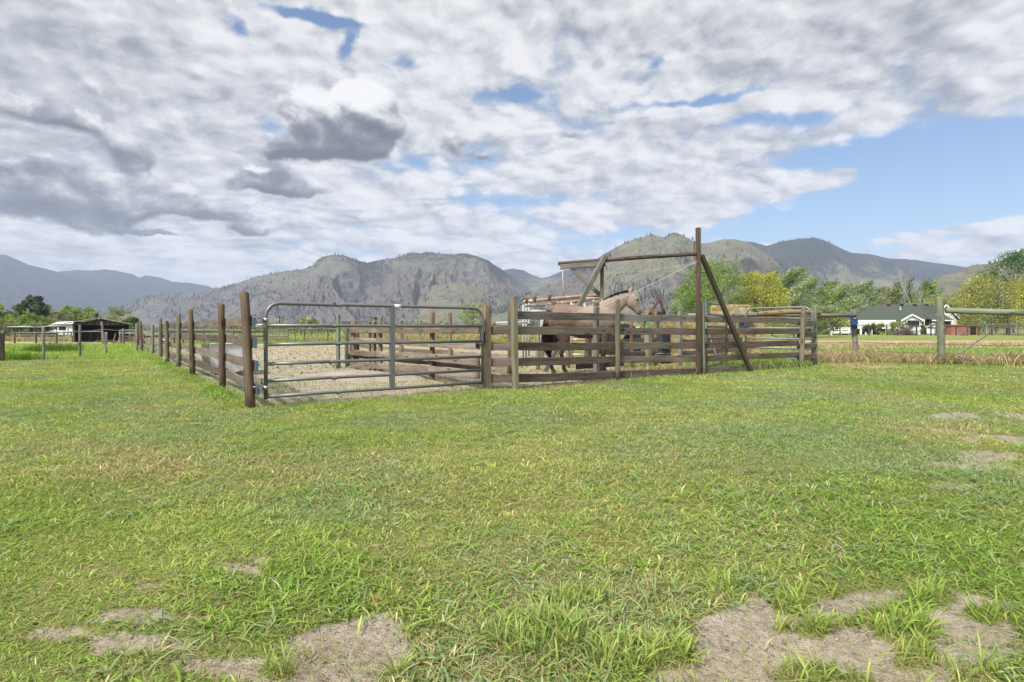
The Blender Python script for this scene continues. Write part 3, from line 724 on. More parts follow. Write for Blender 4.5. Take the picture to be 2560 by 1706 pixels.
# second line of that lane, further right
lane = [(-.05, 13.0, 1.56, .054), (-1.72, 15.6, 1.50, .055), (-3.54, 17.9, 1.30, .06), (-4.9, 19.9, 1.24, .06), (-6.3, 21.9, 1.2, .05)]
ln2 = thing('board_fence', 'low-railed fence with brown posts behind the gate, across the lane', 'fence', (lane[0][0], lane[0][1], 0))
for k, (x, y, t, r) in enumerate(lane): fpost(ln2, x, y, t, r, ('post_wood', 'pale_post', 'grey_post', 'post_wood', 'post_wood')[k], n=9, sq=(k == 2))
for k in range(4):
    a, b = Vector((lane[k][0], lane[k][1], 0)), Vector((lane[k + 1][0], lane[k + 1][1], 0))
    for z in (.04, .32):
        A, B = a + VN * .075, b + VN * .075; A.z, B.z = z + .07, z + .03
        fboard(ln2, A, B, .038, .13, 'inner_wood', 4, side=VN)
# shorter posts of the low board wall in the lane
for (px, Y, t, nm) in ((1222, 16.5, .98, 0),): pass
# back rails of the horse pen
bk = thing('board_fence', 'low two-rail inner fence with odd posts behind the horse and in front of the hay', 'fence', tuple(pt(1638, 0, 16).xy) + (0,))
for px, Y, t, r, m, sq in ((1490.6, 12.05, 1.60, .052, 'silver_wood', True), (1579, 15.0, 1.27, .05, 'orange_post', False), (1620, 15.4, .92, .075, 'grey_post', True), (1639, 16.0, 1.53, .055, 'orange_post', False), (1700, 15.2, 1.53, .05, 'silver_wood', True),
                           (1420, 15.4, 1.0, .06, 'pale_post', False), (1345, 14.6, .95, .055, 'grey_post', False), (1472, 15.0, .8, .06, 'post_wood', True), (1790, 16.6, .8, .05, 'post_wood', True)):
    p = pt(px, 0, Y); fpost(bk, p.x, p.y, t, r, m, sq=sq, n=9)
for (a, b, za, zb) in (((1550, 15.5), (1646, 16.0), .69, .74), ((1550, 15.5), (1646, 16.0), .30, .42), ((1698, 15.3), (1855, 17.6), .68, .72), ((1705, 15.3), (1850, 17.5), .36, .42), ((1500, 13.4), (1612, 15.3), .50, .34), ((1440, 13.9), (1560, 14.3), .10, .16)):
    A = pt(a[0], 0, a[1]); B = pt(b[0], 0, b[1]); A.z, B.z = za, zb; fboard(bk, A, B, .04, .13, 'board_wood', 3)
# far corral: boards then a single wavy rail on thin posts
fa = thing('board_fence', 'far weathered board fence closing the back of the dirt pen', 'fence', (-26, 46, 0))
x0, x1 = pt(300, 0, 47).x, pt(720, 0, 47).x
for k in range(9):
    x = x0 + (x1 - x0) * k / 8; fpost(fa, x, 47.0, 1.05 + random.uniform(-.1, .12), .055, 'silver_wood', n=6)
for k in range(8):
    xa, xb = x0 + (x1 - x0) * k / 8, x0 + (x1 - x0) * (k + 1) / 8
    for z in (.90, .66, .40, .14):
        if random.random() < .9: fboard(fa, (xa, 46.93, z + random.uniform(-.05, .05)), (xb, 46.93, z + random.uniform(-.05, .05)), .04, .14, 'silver_wood' if z > .5 else 'board_wood', 2)
fb = thing('board_fence', 'short dark double fence between the white tub and the far board fence', 'fence', (-28, 41, 0))
for k in range(5):
    x = pt(360 + k * 75, 0, 42).x; fpost(fb, x, 42, .95, .05, 'post_wood', n=6)
    if k < 4:
        xb = pt(360 + (k + 1) * 75, 0, 42).x
        for z in (.80, .45): fboard(fb, (x, 41.93, z), (xb, 41.93, z + .03), .04, .15, 'dark_beam', 2)
fw = thing('rail_fence', 'thin-post fence with one wavy pole rail in front of the orchard', 'fence', (-15, 44, 0))
xs = [720, 738, 760.6, 791, 819, 843, 875, 910, 950, 1000, 1050]
pts = []
for k, px in enumerate(xs):
    p = pt(px, 0, 44); t = 1.06 + random.uniform(-.05, .04); fpost(fw, p.x, p.y, t, .04, ('silver_wood', 'grey_post', 'post_wood')[k % 3], n=6); pts += [(p.x, 43.95, t - .02), (p.x + .4, 43.95, t + random.uniform(-.05, .07))]
MB().tube(pts, .045, 6, jit=.1).build('rail', MATS['silver_wood'], fw, True)
MB().tube([(pt(720, 0, 44).x, 44, .55), (pt(1050, 0, 44).x, 44, .55)], .006, 4).build('wire', MATS['wire_metal'], fw)
# fence of thin posts and wire on the left
wf = thing('wire_fence', 'leaning grey posts with two sagging wires across the left pasture', 'fence', (-16, 21, 0))
wp = [(-17.9, 19.7, .99, .055, (0, 0)), (-15.8, 18.9, 1.09, .042, (.0, 0)), (-16.0, 20.75, 1.18, .045, (-.0, 0)), (-16.85, 23.3, 1.34, .042, (-.22, 0)), (-17.05, 25.5, 1.27, .048, (-.04, 0))]
for x, y, t, r, l in wp: fpost(wf, x, y, t, r, 'silver_wood', l, n=8)
for z, sag in ((.95, .03), (.50, .04)):
    P = [Vector((x + l[0] * .7, y - .05, z + (.08 if k == 3 else 0))) for k, (x, y, t, r, l) in enumerate(wp)][1:]
    q = []
    for a, b in zip(P[:-1], P[1:]): q += [a, (a + b) / 2 - Vector((0, 0, sag))]
    q.append(P[-1]); MB().tube(q, .011, 5).build('wire', MATS['galvanised'], wf)
dk = thing('gate_post', 'dark squared post at the left edge beside the first wire post', 'post', (-16.6, 18.2, 0))
fpost(dk, -16.62, 18.2, .90, .10, 'dark_beam', sq=True); MB().tube([(-16.72, 18.09, .5), (-16.52, 18.09, .5)], .012, 5).build('wire_wrap', MATS['galvanised'], dk)
# loose posts by the barn
for k, (px, py, y, t, m, lab) in enumerate(((256, 855, 44, 1.0, 'pale_post', 'yellowish short post nearest the middle of the barn opening'), (262, 858, 44.5, .98, 'green_post', 'pale green-grey post second in the cluster before the barn'), (266, 859, 44, 1.0, 'green_post', 'pale forked grey post ending the cluster before the barn'),
                                            (301, 856, 45, 1.05, 'pale_post', 'yellowish post standing before the right end of the barn'), (309, 857, 44, 1.3, 'silver_wood', 'taller grey post beside the barn corner'), (281, 857, 44, .9, 'pale_post', 'thin leaning stake in front of the open barn'))):
    p = pt(px, 0, y); o = thing('post', lab, 'post', (p.x, p.y, gz(p.x, p.y)), 'loose posts in front of the barn')
    fpost(o, p.x, p.y, t + gz(p.x, p.y), .05 if k == 5 else .085, m, (.25 if k == 5 else random.uniform(-.04, .04), 0), n=7)
# right: pole rails and barbed wire
Fp = Vector((11.8, 19.2, 0)); Jp = Vector((12.66, 16.5, 0)); Kp = Vector((17.2, 15.3, 0))
rf = thing('pole_fence', 'grey log rail fence running from the hay to the post with the blue box', 'fence', tuple(Fp))
fpost(rf, Fp.x, Fp.y, 1.69, .085, 'silver_wood', (-.12, 0)); fpost(rf, 7.75, 19.3, 1.70, .075, 'green_post', n=9); fpost(rf, 7.5, 18.9, 1.42, .06, 'post_wood', n=8); fpost(rf, 6.2, 19.5, 1.4, .06, 'silver_wood', n=8)
MB().tube([(11.72, 19.1, 1.50), (10.2, 19.1, 1.50), (8.6, 19.15, 1.54), (7.6, 19.2, 1.52)], [.06, .066, .07, .085], 9, jit=.06).build('log_rail', MATS['silver_wood'], rf, True)
MB().tube([(7.7, 19.35, 1.50), (6.9, 19.4, 1.49), (6.1, 19.45, 1.53)], [.075, .07, .06], 9, jit=.06).build('log_rail', MATS['silver_wood'], rf, True)
MB().tube([(9.9, 18.0, 1.56), (9.0, 18.1, 1.60), (8.0, 18.2, 1.53)], [.075, .085, .08], 9, jit=.09).build('log_rail', MATS['orange_post'], rf, True)
rg = thing('pole_fence', 'green treated post carrying a long green pole rail at the right edge', 'fence', tuple(Jp))
fpost(rg, Jp.x, Jp.y, 1.97, .098, 'green_post', (-.05, 0), n=12); fpost(rg, Kp.x, Kp.y, 1.75, .09, 'green_post', n=10)
o = MB().tube([(12.72, 16.42, 1.58), (14.0, 16.0, 1.52), (14.55, 15.9, 1.50)], [.085, .09, .092], 10, jit=.02).build('pole_rail', MATS['green_post'], rg, True)
MB().tube([(14.55, 15.9, 1.50), (16.0, 15.5, 1.43), (17.2, 15.25, 1.38)], [.093, .09, .085], 10, jit=.02).build('pole_rail', MATS['orange_post'], rg, True)
bw = thing('barbed_wire', 'rusty barbed wires strung low between the grey post and the green post', 'wire', (12.2, 18, 0))
for z in (1.15, .60, .33, .16):
    mbb = MB(); A = Vector((9.0, 19.3, z)); P = [A, Vector((11.72, 19.1, z + .0)), Vector((12.64, 16.42, z)), Vector((15, 15.85, z - .03)), Vector((17.2, 15.25, z))]
    q = []
    for a, b in zip(P[:-1], P[1:]): q += [a, a.lerp(b, .5) - Vector((0, 0, .03))]
    q.append(P[-1]); mbb.tube(q, .008, 4)
    for s_ in range(26):
        k = random.randrange(len(q) - 1); c = Vector(q[k]).lerp(Vector(q[k + 1]), random.random()); dv = Vector((random.uniform(-1, 1), random.uniform(-1, 1), random.uniform(-1, 1))).normalized() * .035
        mbb.tube([c - dv, c + dv], .005, 3)
    mbb.build('wire', MATS['wire_metal'], bw)
for nm, P, r, lab in (('fallen_pole', [(12.75, 16.3, .04), (14.0, 17.4, .35), (16.4, 19.2, .92)], .022, 'thin dead pole rising from the foot of the green post to the right'),
                      ('fallen_pole', [(12.8, 16.2, .30), (13.6, 16.3, .03)], .022, 'short pale stick leaning off the foot of the green post'),
                      ('fallen_pole', [(11.35, 18.7, .03), (10.8, 19.0, .30), (9.2, 19.7, .80)], .016, 'thin dark stick leaning through the weeds left of the grey post')):
    o = MB().tube(P, r, 6, jit=.1).build(nm, MATS['silver_wood'], None, True, P[0]); tag(o, lab, 'stick')
bx = thing('latch_box', 'blue and black box fixed to the grey post right of the hay pen', 'box', (11.62, 19.05, 1.15))
MB().box((11.60, 19.0, 1.30), (.19, .12, .22)).build('blue_case', MATS['blue_plastic'], bx); MB().box((11.60, 19.0, 1.11), (.16, .11, .13)).build('black_base', MATS['black_plastic'], bx); MB().box((11.57, 18.92, 1.40), (.07, .03, .05)).build('bright_clasp', MATS['galvanised'], bx)

# ---------------------------------------------------------------- gates
def tube_gate(root, A, B, z0, z1, bars, r, m, bend=.28, kink=0.0, upright=True, bends=(1, 1)):
    A, B = Vector(A), Vector(B); d_ = (B - A); L = d_.length; d_ = d_.normalized(); up = Vector((0, 0, 1))
    def P(s, z): return A + d_ * s + up * z
    pts = [P(0, z0)]
    if bends[0]: pts += [P(0, z1 - bend)] + [P(bend * (1 - math.cos(a)), z1 - bend + bend * math.sin(a)) for a in (math.pi / 8, math.pi / 4, 3 * math.pi / 8, math.pi / 2)]
    else: pts += [P(0, z1)]
    if kink: pts += [P(L * .27, z1 - .005), P(L * .285, z1 - kink), P(L * .30, z1)]
    if bends[1]: pts += [P(L - bend * (1 - math.sin(a)), z1 - bend + bend * math.cos(a)) for a in (0, math.pi / 8, math.pi / 4, 3 * math.pi / 8, math.pi / 2)]
    else: pts += [P(L, z1)]
    pts += [P(L, z0)]
    MB().tube(pts, r, 10).build('frame', MATS[m], root, True)
    for k, z in enumerate(bars):
        q = [P(0, z), P(L * .25, z + .004)]; rad = [r * .92] * 2
        if kink:
            c = .255 + .02 * math.sin(k * 2.1); q += [P(L * c, z + .002), P(L * (c + .012), z - kink * .7), P(L * (c + .028), z + .003), P(L * .5, z)]; rad += [r * .86, r * 1.12, r * .88, r * .92]
        q += [P(L, z)]; rad += [r * .92]
        MB().tube(q, rad, 9).build('bar', MATS[m], root, True)
    if upright: MB().box((A + d_ * (L * .525) + up * ((z0 + z1) / 2 + .01)), (.075, .05, z1 - z0 - .04), math.atan2(d_.y, d_.x)).build('upright', MATS[m], root)
    return P, L
ga = pt(664.5, 1000, 7.52); gb = pt(1206, 960, 9.52)
gt = thing('tube_gate', 'big grey six-bar tube gate with a dented top rail closing the dirt pen', 'gate', (ga.x, ga.y, .1))
ga.z = gb.z = 0
P, L = tube_gate(gt, ga, gb, .10, 1.395, (1.09, .835, .575, .345, .135), .026, 'gate_steel', kink=.012, bend=.18)
MB().tube([P(L * .535, 1.395), P(L * .565, 1.395)], .0275, 10).build('white_sticker', MATS['white_label'], gt, True)
MB().tube([P(L * .26, 1.40), P(L * .272, 1.40)], .0275, 8).build('rust_spot', MATS['rust_iron'], gt, True)
for z in (1.17, .26):
    h0 = Vector((-3.36, 7.28, z + .03)); p = P(0, z)
    MB().tube([h0, h0.lerp(p, .55) + Vector((0, 0, .012)), p + Vector((-.035, -.01, .012)), p + Vector((-.035, -.01, -.035))], .009, 7).build('hinge', MATS['galvanised'], gt, True)
    MB().tube([p + Vector((0, 0, -.022)), p + Vector((0, 0, .022))], .034, 10).build('hinge_collar', MATS['galvanised'], gt, True)
MB().tube([p + Vector((.0, 0, .05)), p + Vector((-.05, -.01, .05)), p + Vector((-.05, -.01, .12))], .012, 6).build('hinge_pin', MATS['gate_steel'], gt, True)
lt = thing('gate_latch', 'black latch with chain on the post at the closing end of the tube gate', 'latch', (-.48, 9.58, .75))
MB().box((-.50, 9.56, .905), (.075, .05, .20), .6).build('latch_case', MATS['black_plastic'], lt)
MB().box((-.50, 9.55, 1.02), (.05, .04, .05), .6).build('latch_bolt', MATS['galvanised'], lt)
mbc = MB()
for k in range(9):
    t = k / 8; c = Vector((-.60 + .16 * t, 9.48 + .02 * t, .80 - .05 * math.sin(t * 3.1) + .04 * t)); dv = Vector((.017, 0, .006 if k % 2 else -.012)); mbc.tube([c - dv, c, c + dv], [.008, .013, .008], 6)
mbc.build('chain', MATS['black_plastic'], lt, True); MB().box((-.585, 9.47, .755), (.05, .035, .075), .5).build('padlock', MATS['black_plastic'], lt)
# the two gates of the hay pen
q0 = pt(1765, 0, 13.6); q1 = pt(1816, 0, 15.5); q0.z = q1.z = 0
g2 = thing('tube_gate', 'grey tube gate standing open behind the tall pole, hay bale above it', 'gate', (q0.x, q0.y, .1))
tube_gate(g2, q0, q1, .09, 1.68, (1.40, 1.10, .80, .36, .11), .030, 'gate_steel_light', bend=.24, bends=(0, 1), upright=False)
q0 = pt(1864, 0, 17.9); q1 = pt(2031, 0, 16.5); q0.z = q1.z = 0
g3 = thing('tube_gate', 'grey round-cornered tube gate between the hay bales and the far corner post', 'gate', (q0.x, q0.y, .1))
tube_gate(g3, q0, q1, .10, 1.69, (1.36, 1.06, .74, .45, .14), .030, 'gate_steel_light', bend=.26, upright=False)
gl = thing('gate_latch', 'blue latch plate at the hay end of the round-cornered gate', 'latch', (q0.x - .08, q0.y - .06, 1.1))
MB().box((q0.x - .02, q0.y - .07, 1.17), (.13, .06, .11)).build('latch_case', MATS['blue_plastic'], gl); MB().box((q0.x - .14, q0.y - .05, 1.19), (.12, .05, .05)).build('latch_arm', MATS['black_plastic'], gl)

# ---------------------------------------------------------------- hoist frame over the pen
hf = thing('hoist_frame', 'tall timber frame with leaning props and a long overhead pole', 'frame', (4.22, 12.80, 0))
MB().beam((4.235, 12.72, -.05), (4.235, 12.74, 3.34), .092, .092, side=(1, .2, 0), seg=6, wob=.004).build('mast', MATS['post_wood'], hf)
MB().beam((4.33, 12.80, 2.72), (5.80, 13.58, -.02), .085, .10, side=(.5, -.85, 0), seg=4, wob=.003).build('brace', MATS['dark_beam'], hf)
MB().tube([(4.19, 12.72, 2.745), (3.2, 13.2, 2.74), (2.2, 13.85, 2.735), (1.18, 14.25, 2.70)], [.045, .05, .05, .045], 8, jit=.08).build('overhead_pole', MATS['dark_beam'], hf, True)
MB().box((4.16, 12.74, 2.83), (.05, .05, .42)).build('cleat', MATS['post_wood'], hf)
MB().beam((1.22, 14.12, 2.60), (2.30, 13.76, 2.64), .05, .13).build('lower_beam', MATS['silver_wood'], hf)
MB().beam((2.28, 13.72, 2.84), (.80, 13.9, -.03), .10, .11, side=(.3, -1, 0), seg=3, wob=.003).build('leaning_prop', MATS['silver_wood'], hf)
MB().beam((2.24, 13.95, -.03), (2.24, 13.95, 2.62), .085, .085, side=(1, 0, 0), seg=3).build('rear_post', MATS['grey_post'], hf)
MB().beam((1.48, 14.05, 2.56), (2.25, 13.98, 1.84), .05, .10, seg=2).build('knee_brace', MATS['silver_wood'], hf)
o = MB().tube([(1.27, 14.06, 2.50), (1.28, 14.06, 2.2), (1.30, 14.06, 1.86)], [.012, .010, .016], 6).build('hanging_rope', MATS['rope_fibre'], hf, True)
MB().tube([(4.19, 12.64, 2.58), (3.1, 12.0, 2.05), (1.95, 11.55, 1.55), (1.2, 11.2, 1.35)], .0045, 5).build('pull_rope', MATS['rope_fibre'], hf)
MB().tube([(4.18, 12.70, 2.53), (3.2, 13.3, 2.42), (2.24, 13.9, 2.42)], .003, 5).build('guy_rope', MATS['rope_fibre'], hf)
# ---------------------------------------------------------------- cattle chute
ch = thing('cattle_chute', 'rusty and whitewashed pipe cattle chute standing behind the horse', 'chute', (1.6, 20, 0))
def C(px, py, Y=20.0): return pt(px, py, Y)
T = lambda pts, r, m, nm: MB().tube(pts, r, 8, jit=.02).build(nm, MATS[m], ch, True)
T([C(1308, 755), C(1372, 748), C(1440, 742), C(1500, 738)], .055, 'rust_pipe', 'top_pipe'); T([C(1372, 760), C(1425, 756, 20.6), C(1470, 751, 20.9)], .05, 'rust_pipe', 'top_pipe')
T([C(1312, 757, 21.4), C(1400, 748, 21.6), C(1505, 741, 21.8)], .05, 'pale_pipe', 'top_pipe'); T([C(1455, 745, 19.8), C(1512, 748, 19.9)], .045, 'rust_pipe', 'top_pipe')
for px, Y, t, b in ((1308, 19.9, 764, 893), (1315, 20.6, 760, 893), (1322, 21.3, 758, 892), (1347, 20.5, 775, 893), (1353, 21.2, 775, 892), (1358, 19.8, 778, 893), (1394, 20.2, 758, 890), (1428, 19.9, 755, 893), (1433, 20.8, 754, 892), (1462, 19.9, 750, 893), (1468, 21, 748, 892), (1484, 20, 745, 894), (1526, 20.0, 838, 893)):
    T([C(px, t, Y), Vector((C(px, 0, Y).x, Y, -.02))], .034, 'pale_pipe', 'upright_pipe')
for a, b, y0, y1, Y, m in ((1240, 1320, 808, 806, 19.9, 'pale_pipe'), (1240, 1330, 813, 812, 20.8, 'gate_steel_light'), (1305, 1362, 766, 764, 20.2, 'pale_pipe'), (1432, 1458, 887, 888, 19.8, 'pale_pipe'), (1305, 1365, 858, 857, 20.4, 'rust_pipe'), (1426, 1490, 850, 849, 19.9, 'rust_pipe'), (1325, 1365, 779, 778, 19.8, 'pale_pipe')):
    T([C(a, y0, Y), C(b, y1, Y)], .045, m, 'rail_pipe')
for px, a, b in ((1373, 738, 752), (1336, 742, 755), (1316, 746, 758)): T([C(px, a), C(px + 1, b)], .07, 'rust_iron', 'cap_bolt')
T([C(1304, 752), C(1312, 744), C(1322, 752), C(1316, 760)], .022, 'rust_iron', 'control_lever'); T([C(1300, 757), C(1298, 772)], .018, 'rust_iron', 'control_lever')
T([C(1350, 772), C(1378, 778), C(1392, 782)], .05, 'rust_iron', 'control_lever')
MB().box(C(1342, 777, 20.2), (.5, .3, .09)).build('headgate_plate', MATS['rust_pipe'], ch)
MB().slab([C(1448, 765, 20.8), C(1466, 765, 20.8), C(1459, 750, 20.8)], (0, .04, 0)).build('gusset', MATS['pale_pipe'], ch)
# implement arms and dark hulk behind
im = thing('farm_implement', 'rusty spiked implement arms rising behind the log ends', 'implement', tuple(pt(1640, 0, 21).xy) + (0,))
T2 = lambda pts, r, m, nm: MB().tube(pts, r, 6, jit=.05).build(nm, MATS[m], im, True)
T2([pt(1602, 822, 21), pt(1631, 774, 21), pt(1646, 751, 21)], .05, 'rust_iron', 'boom'); T2([pt(1641, 739, 21), pt(1651, 752, 21), pt(1656, 770, 21), pt(1661, 786, 21)], .055, 'rust_iron', 'tine_bar')
for (a, b) in (((1646, 747), (1655, 751)), ((1648, 755), (1657, 758)), ((1651, 766), (1660, 769)), ((1654, 776), (1663, 778)), ((1656, 782), (1664, 785)), ((1630, 757), (1637, 761)), ((1639, 741), (1646, 739))):
    T2([pt(*a, 21), pt(*b, 21)], .022, 'rust_iron', 'tine')
T2([Vector((pt(1600, 0, 21).x, 21, 0)), pt(1602, 824, 21)], .06, 'rust_iron', 'stand'); T2([Vector((pt(1662, 0, 21).x, 21, 0)), pt(1661, 786, 21)], .05, 'rust_iron', 'stand')
ty = pt(1568, 0, 20)
for (px, r, lab) in ((1566, .62, 'big dark tyre lying tilted behind the low rails'), (1592, .50, 'smaller dark tyre leaning beside the big one')):
    p = pt(px, 0, 19.6 + (r < .6) * .5); o = thing('tyre', lab, 'tyre', (p.x, p.y, 0), 'old tyres behind the rails')
    mbt = MB(); pts = [(p.x + math.cos(a) * r * .72, p.y + math.sin(a) * .14 + .1, r + math.sin(a) * r * .72) for a in np.linspace(0, 2 * math.pi, 25)]
    mbt.tube(pts, r * .28, 8, cap=False).build('tread', MATS['tyre_rubber'], o, True)
for px, Y, lab in ((1617, 17.6, 'left sawn log end showing orange heartwood over the top board'), (1628, 17.9, 'right sawn log end with a dark hollow over the top board')):
    p = pt(px, 780, Y); o = thing('log', lab, 'log', (p.x, p.y, p.z - .1), 'log ends above the top board')
    MB().tube([(p.x, p.y, p.z), (p.x + .9, p.y + 2.2, p.z + .02)], .085, 10, jit=.08).build('bark_surface', MATS['bark'], o, True)
    MB().tube([(p.x - .012, p.y - .03, p.z), (p.x, p.y, p.z)], .080, 10, jit=.08).build('cut_end', MATS['orange_post'], o)
st = thing('log_stand', 'squared timber stand carrying the log ends behind the top board', 'stand', tuple(pt(1622, 0, 18.6).xy) + (0,))
for dx in (-.2, .3): q = pt(1622, 0, 18.6); fpost(st, q.x + dx, q.y, 1.42, .05, 'grey_post', sq=True)
MB().beam(pt(1605, 0, 18.55).xy.to_3d() + Vector((-.1, 0, 1.44)), pt(1640, 0, 18.7).xy.to_3d() + Vector((.2, 0, 1.46)), .08, .07).build('crossbar', MATS['grey_post'], st)
# barrel
bp = pt(1652, 0, 17.0); ba = thing('barrel', 'dark blue-black plastic barrel standing behind the rails beside the hay', 'barrel', (bp.x, bp.y, 0))
prof = [(0, .27), (.03, .288), (.08, .292), (.26, .292), (.28, .302), (.31, .302), (.33, .292), (.58, .292), (.60, .302), (.63, .302), (.65, .292), (.86, .290), (.90, .278), (.92, .262)]
MB().tube([(bp.x, bp.y, z) for z, _ in prof], [r for _, r in prof], 28).build('drum', MATS['barrel_plastic'], ba, True)
for z in (.30, .62): MB().tube([(bp.x, bp.y, z - .012), (bp.x, bp.y, z + .012)], .308, 28).build('hoop', MATS['gate_steel_light'], ba, True)
MB().tube([(bp.x - .12, bp.y - .1, .92), (bp.x - .12, bp.y - .1, .945)], .035, 12).build('bung', MATS['black_plastic'], ba, True)
# hay bales
def bale_mesh(L, W, Hh, seed):
    b = bmesh.new(); bmesh.ops.create_cube(b, size=1.0)
    for v in b.verts: v.co = Vector((v.co.x * L, v.co.y * W, v.co.z * Hh + Hh / 2))
    bmesh.ops.subdivide_edges(b, edges=b.edges[:], cuts=11, use_grid_fill=True)
    for v in b.verts:
        n = mnoise.noise(v.co * 7 + Vector((seed, 0, 0))) * .03 + mnoise.noise(v.co * 19 + Vector((0, seed, 0))) * .018
        groove = sum(math.exp(-((v.co.x - gx) / .025) ** 2) for gx in (-L * .2, L * .2)) * .022
        c = Vector((0, 0, Hh / 2)); q = (v.co - c); k = 1 - .06 * (abs(q.x / (L / 2)) ** 6 * abs(q.z / (Hh / 2)) ** 6 + abs(q.y / (W / 2)) ** 6 * abs(q.z / (Hh / 2)) ** 6)
        v.co = c + Vector((q.x * k, q.y * (k - groove), q.z * (k - groove))) + q.normalized() * n
    # loose stalks
    for s_ in range(420):
        f = random.choice(b.faces[:1400]); 
        if len(f.verts) != 4: continue
        c = f.calc_center_median(); a = Vector((random.uniform(-1, 1), random.uniform(-1, 1), random.uniform(-.6, .6))).normalized(); d_ = (a + f.normal * random.uniform(.1, .7)).normalized() * random.uniform(.04, .12); w = a.cross(d_).normalized() * .004
        vs = [b.verts.new(c - w), b.verts.new(c + w), b.verts.new(c + d_)]; b.faces.new(vs)
    me = bpy.data.meshes.new('hay_bale'); b.to_mesh(me); b.free(); me.materials.append(MATS['hay']); return me
bm3 = [bale_mesh(1.05, .58, .49, s) for s in (1.0, 2.7, 5.1)]
def twine(L, W, Hh):
    m = MB()
    for gx in (-L * .2, L * .2):
        a, e = W / 2 - .004, Hh
        m.tube([(gx, -a, .01), (gx, -a, e - .01), (gx, a, e - .01), (gx, a, .01), (gx, -a, .01)], .006, 4, cap=False)
    return m
tw = twine(1.05, .58, .49).build('twine', MATS['orange_post']); twm = tw.data; bpy.data.objects.remove(tw)
spots = [(1700, 19.0, 0, 8, 'lowest bale of the left hay column behind the barrel'), (1701, 19.0, 1, 4, 'middle bale of the left hay column behind the barrel'), (1703, 19.0, 2, 11, 'upper bale of the left hay column beside the tall mast'),
         (1786, 20.2, 0, -6, 'lowest bale under the lone top bale, middle hay column'), (1787, 20.2, 1, 3, 'second bale of the middle hay column below the top bale'), (1785, 20.2, 2, -4, 'third bale of the middle hay column, directly under the top bale'),
         (1868, 20.6, 0, 10, 'ragged lowest bale of the right hay column by the round-cornered gate'), (1866, 20.6, 1, 4, 'middle bale of the right hay column by the round-cornered gate'), (1867, 20.6, 2, 13, 'upper bale of the right hay column by the round-cornered gate'),
         (1826, 20.3, 3, -18, 'single greenish-yellow hay bale lying on top of the stack')]
for k, (px, Y, lay_, rz, lab) in enumerate(spots):
    p = pt(px, 0, Y); o = thing('hay_bale', lab, 'hay bale', (p.x, p.y, lay_ * .485), 'hay bales in the stack'); o.rotation_euler.z = R(rz)
    if k == 9: o.scale = (1.28, 1.1, .92)
    m = bpy.data.objects.new('hay', bm3[k % 3]); COL.objects.link(m); m.parent = o
    t = bpy.data.objects.new('twine', twm); COL.objects.link(t); t.parent = o
o = MB().beam(pt(1776, 866, 15.9), pt(1788, 886, 15.9), .03, .035).build('stick', MATS['silver_wood'], None, False, tuple(pt(1782, 876, 15.9)));
tag(o, 'pale stick leaning against the low rails left of the open gate', 'stick')
bpy.data.objects.remove(o)
p0, p1 = pt(1773, 838, 16.0), pt(1800, 0, 15.7); p1.z = .02
sk = MB().beam(p0, p1, .035, .03).build('stick', MATS['silver_wood'], None, False, tuple(p1)); tag(sk, 'pale stick leaning against the low rails in front of the hay', 'stick')
# water trough behind the left fence
tc = Vector((-6.35, 12.6, 0)); axd = Vector((-.59, .807, 0)); acr = Vector((.807, .59, 0))
tr = thing('water_trough', 'white half-round trough end showing between the boards of the lawn fence', 'trough', tuple(tc))
def U(off_, w, hgt, zb=.04, n=16):
    P = [tc + axd * off_ + acr * (w / 2) + Vector((0, 0, zb + hgt)), ]
    for a in np.linspace(0, math.pi, n): P.append(tc + axd * off_ + acr * (w / 2 * math.cos(a)) + Vector((0, 0, zb + hgt * .58 * (1 - math.sin(a)))))
    P.append(tc + axd * off_ - acr * (w / 2) + Vector((0, 0, zb + hgt))); return P
e0 = U(0, .80, .66)
MB().slab(e0, axd * .03).build('end_wall', MATS['trough_white'], tr)
m_ = MB(); A, B = U(.03, .80, .66), U(1.25, .80, .66)
for k in range(len(A) - 1): m_.f.append((len(m_.v), len(m_.v) + 1, len(m_.v) + 2, len(m_.v) + 3)); m_.v += [A[k], A[k + 1], B[k + 1], B[k]]; m_.gc += [tuple(q - tc) for q in (A[k], A[k + 1], B[k + 1], B[k])]
m_.build('shell', MATS['trough_stained'], tr); MB().slab(U(1.25, .80, .66), axd * .03).build('end_wall', MATS['trough_stained'], tr)
MB().beam(e0[0] + Vector((0, 0, .01)) - axd * .01, e0[-1] + Vector((0, 0, .01)) - axd * .01, .05, .025).build('rim', MATS['trough_white'], tr)
MB().box(tc + axd * .6 + Vector((0, 0, .05)), (.5, .5, .1), .6).build('base', MATS['silver_wood'], tr)
q = gp(404, 862); tb = thing('water_tub', 'low pale tub far off on the dirt behind the lawn fence', 'tub', tuple(q))
MB().tube([(q.x, q.y, 0), (q.x, q.y, .28), (q.x, q.y, .34), (q.x, q.y, .34)], [.42, .48, .50, .40], 18).build('tub_shell', MATS['white_paint'], tb, True)

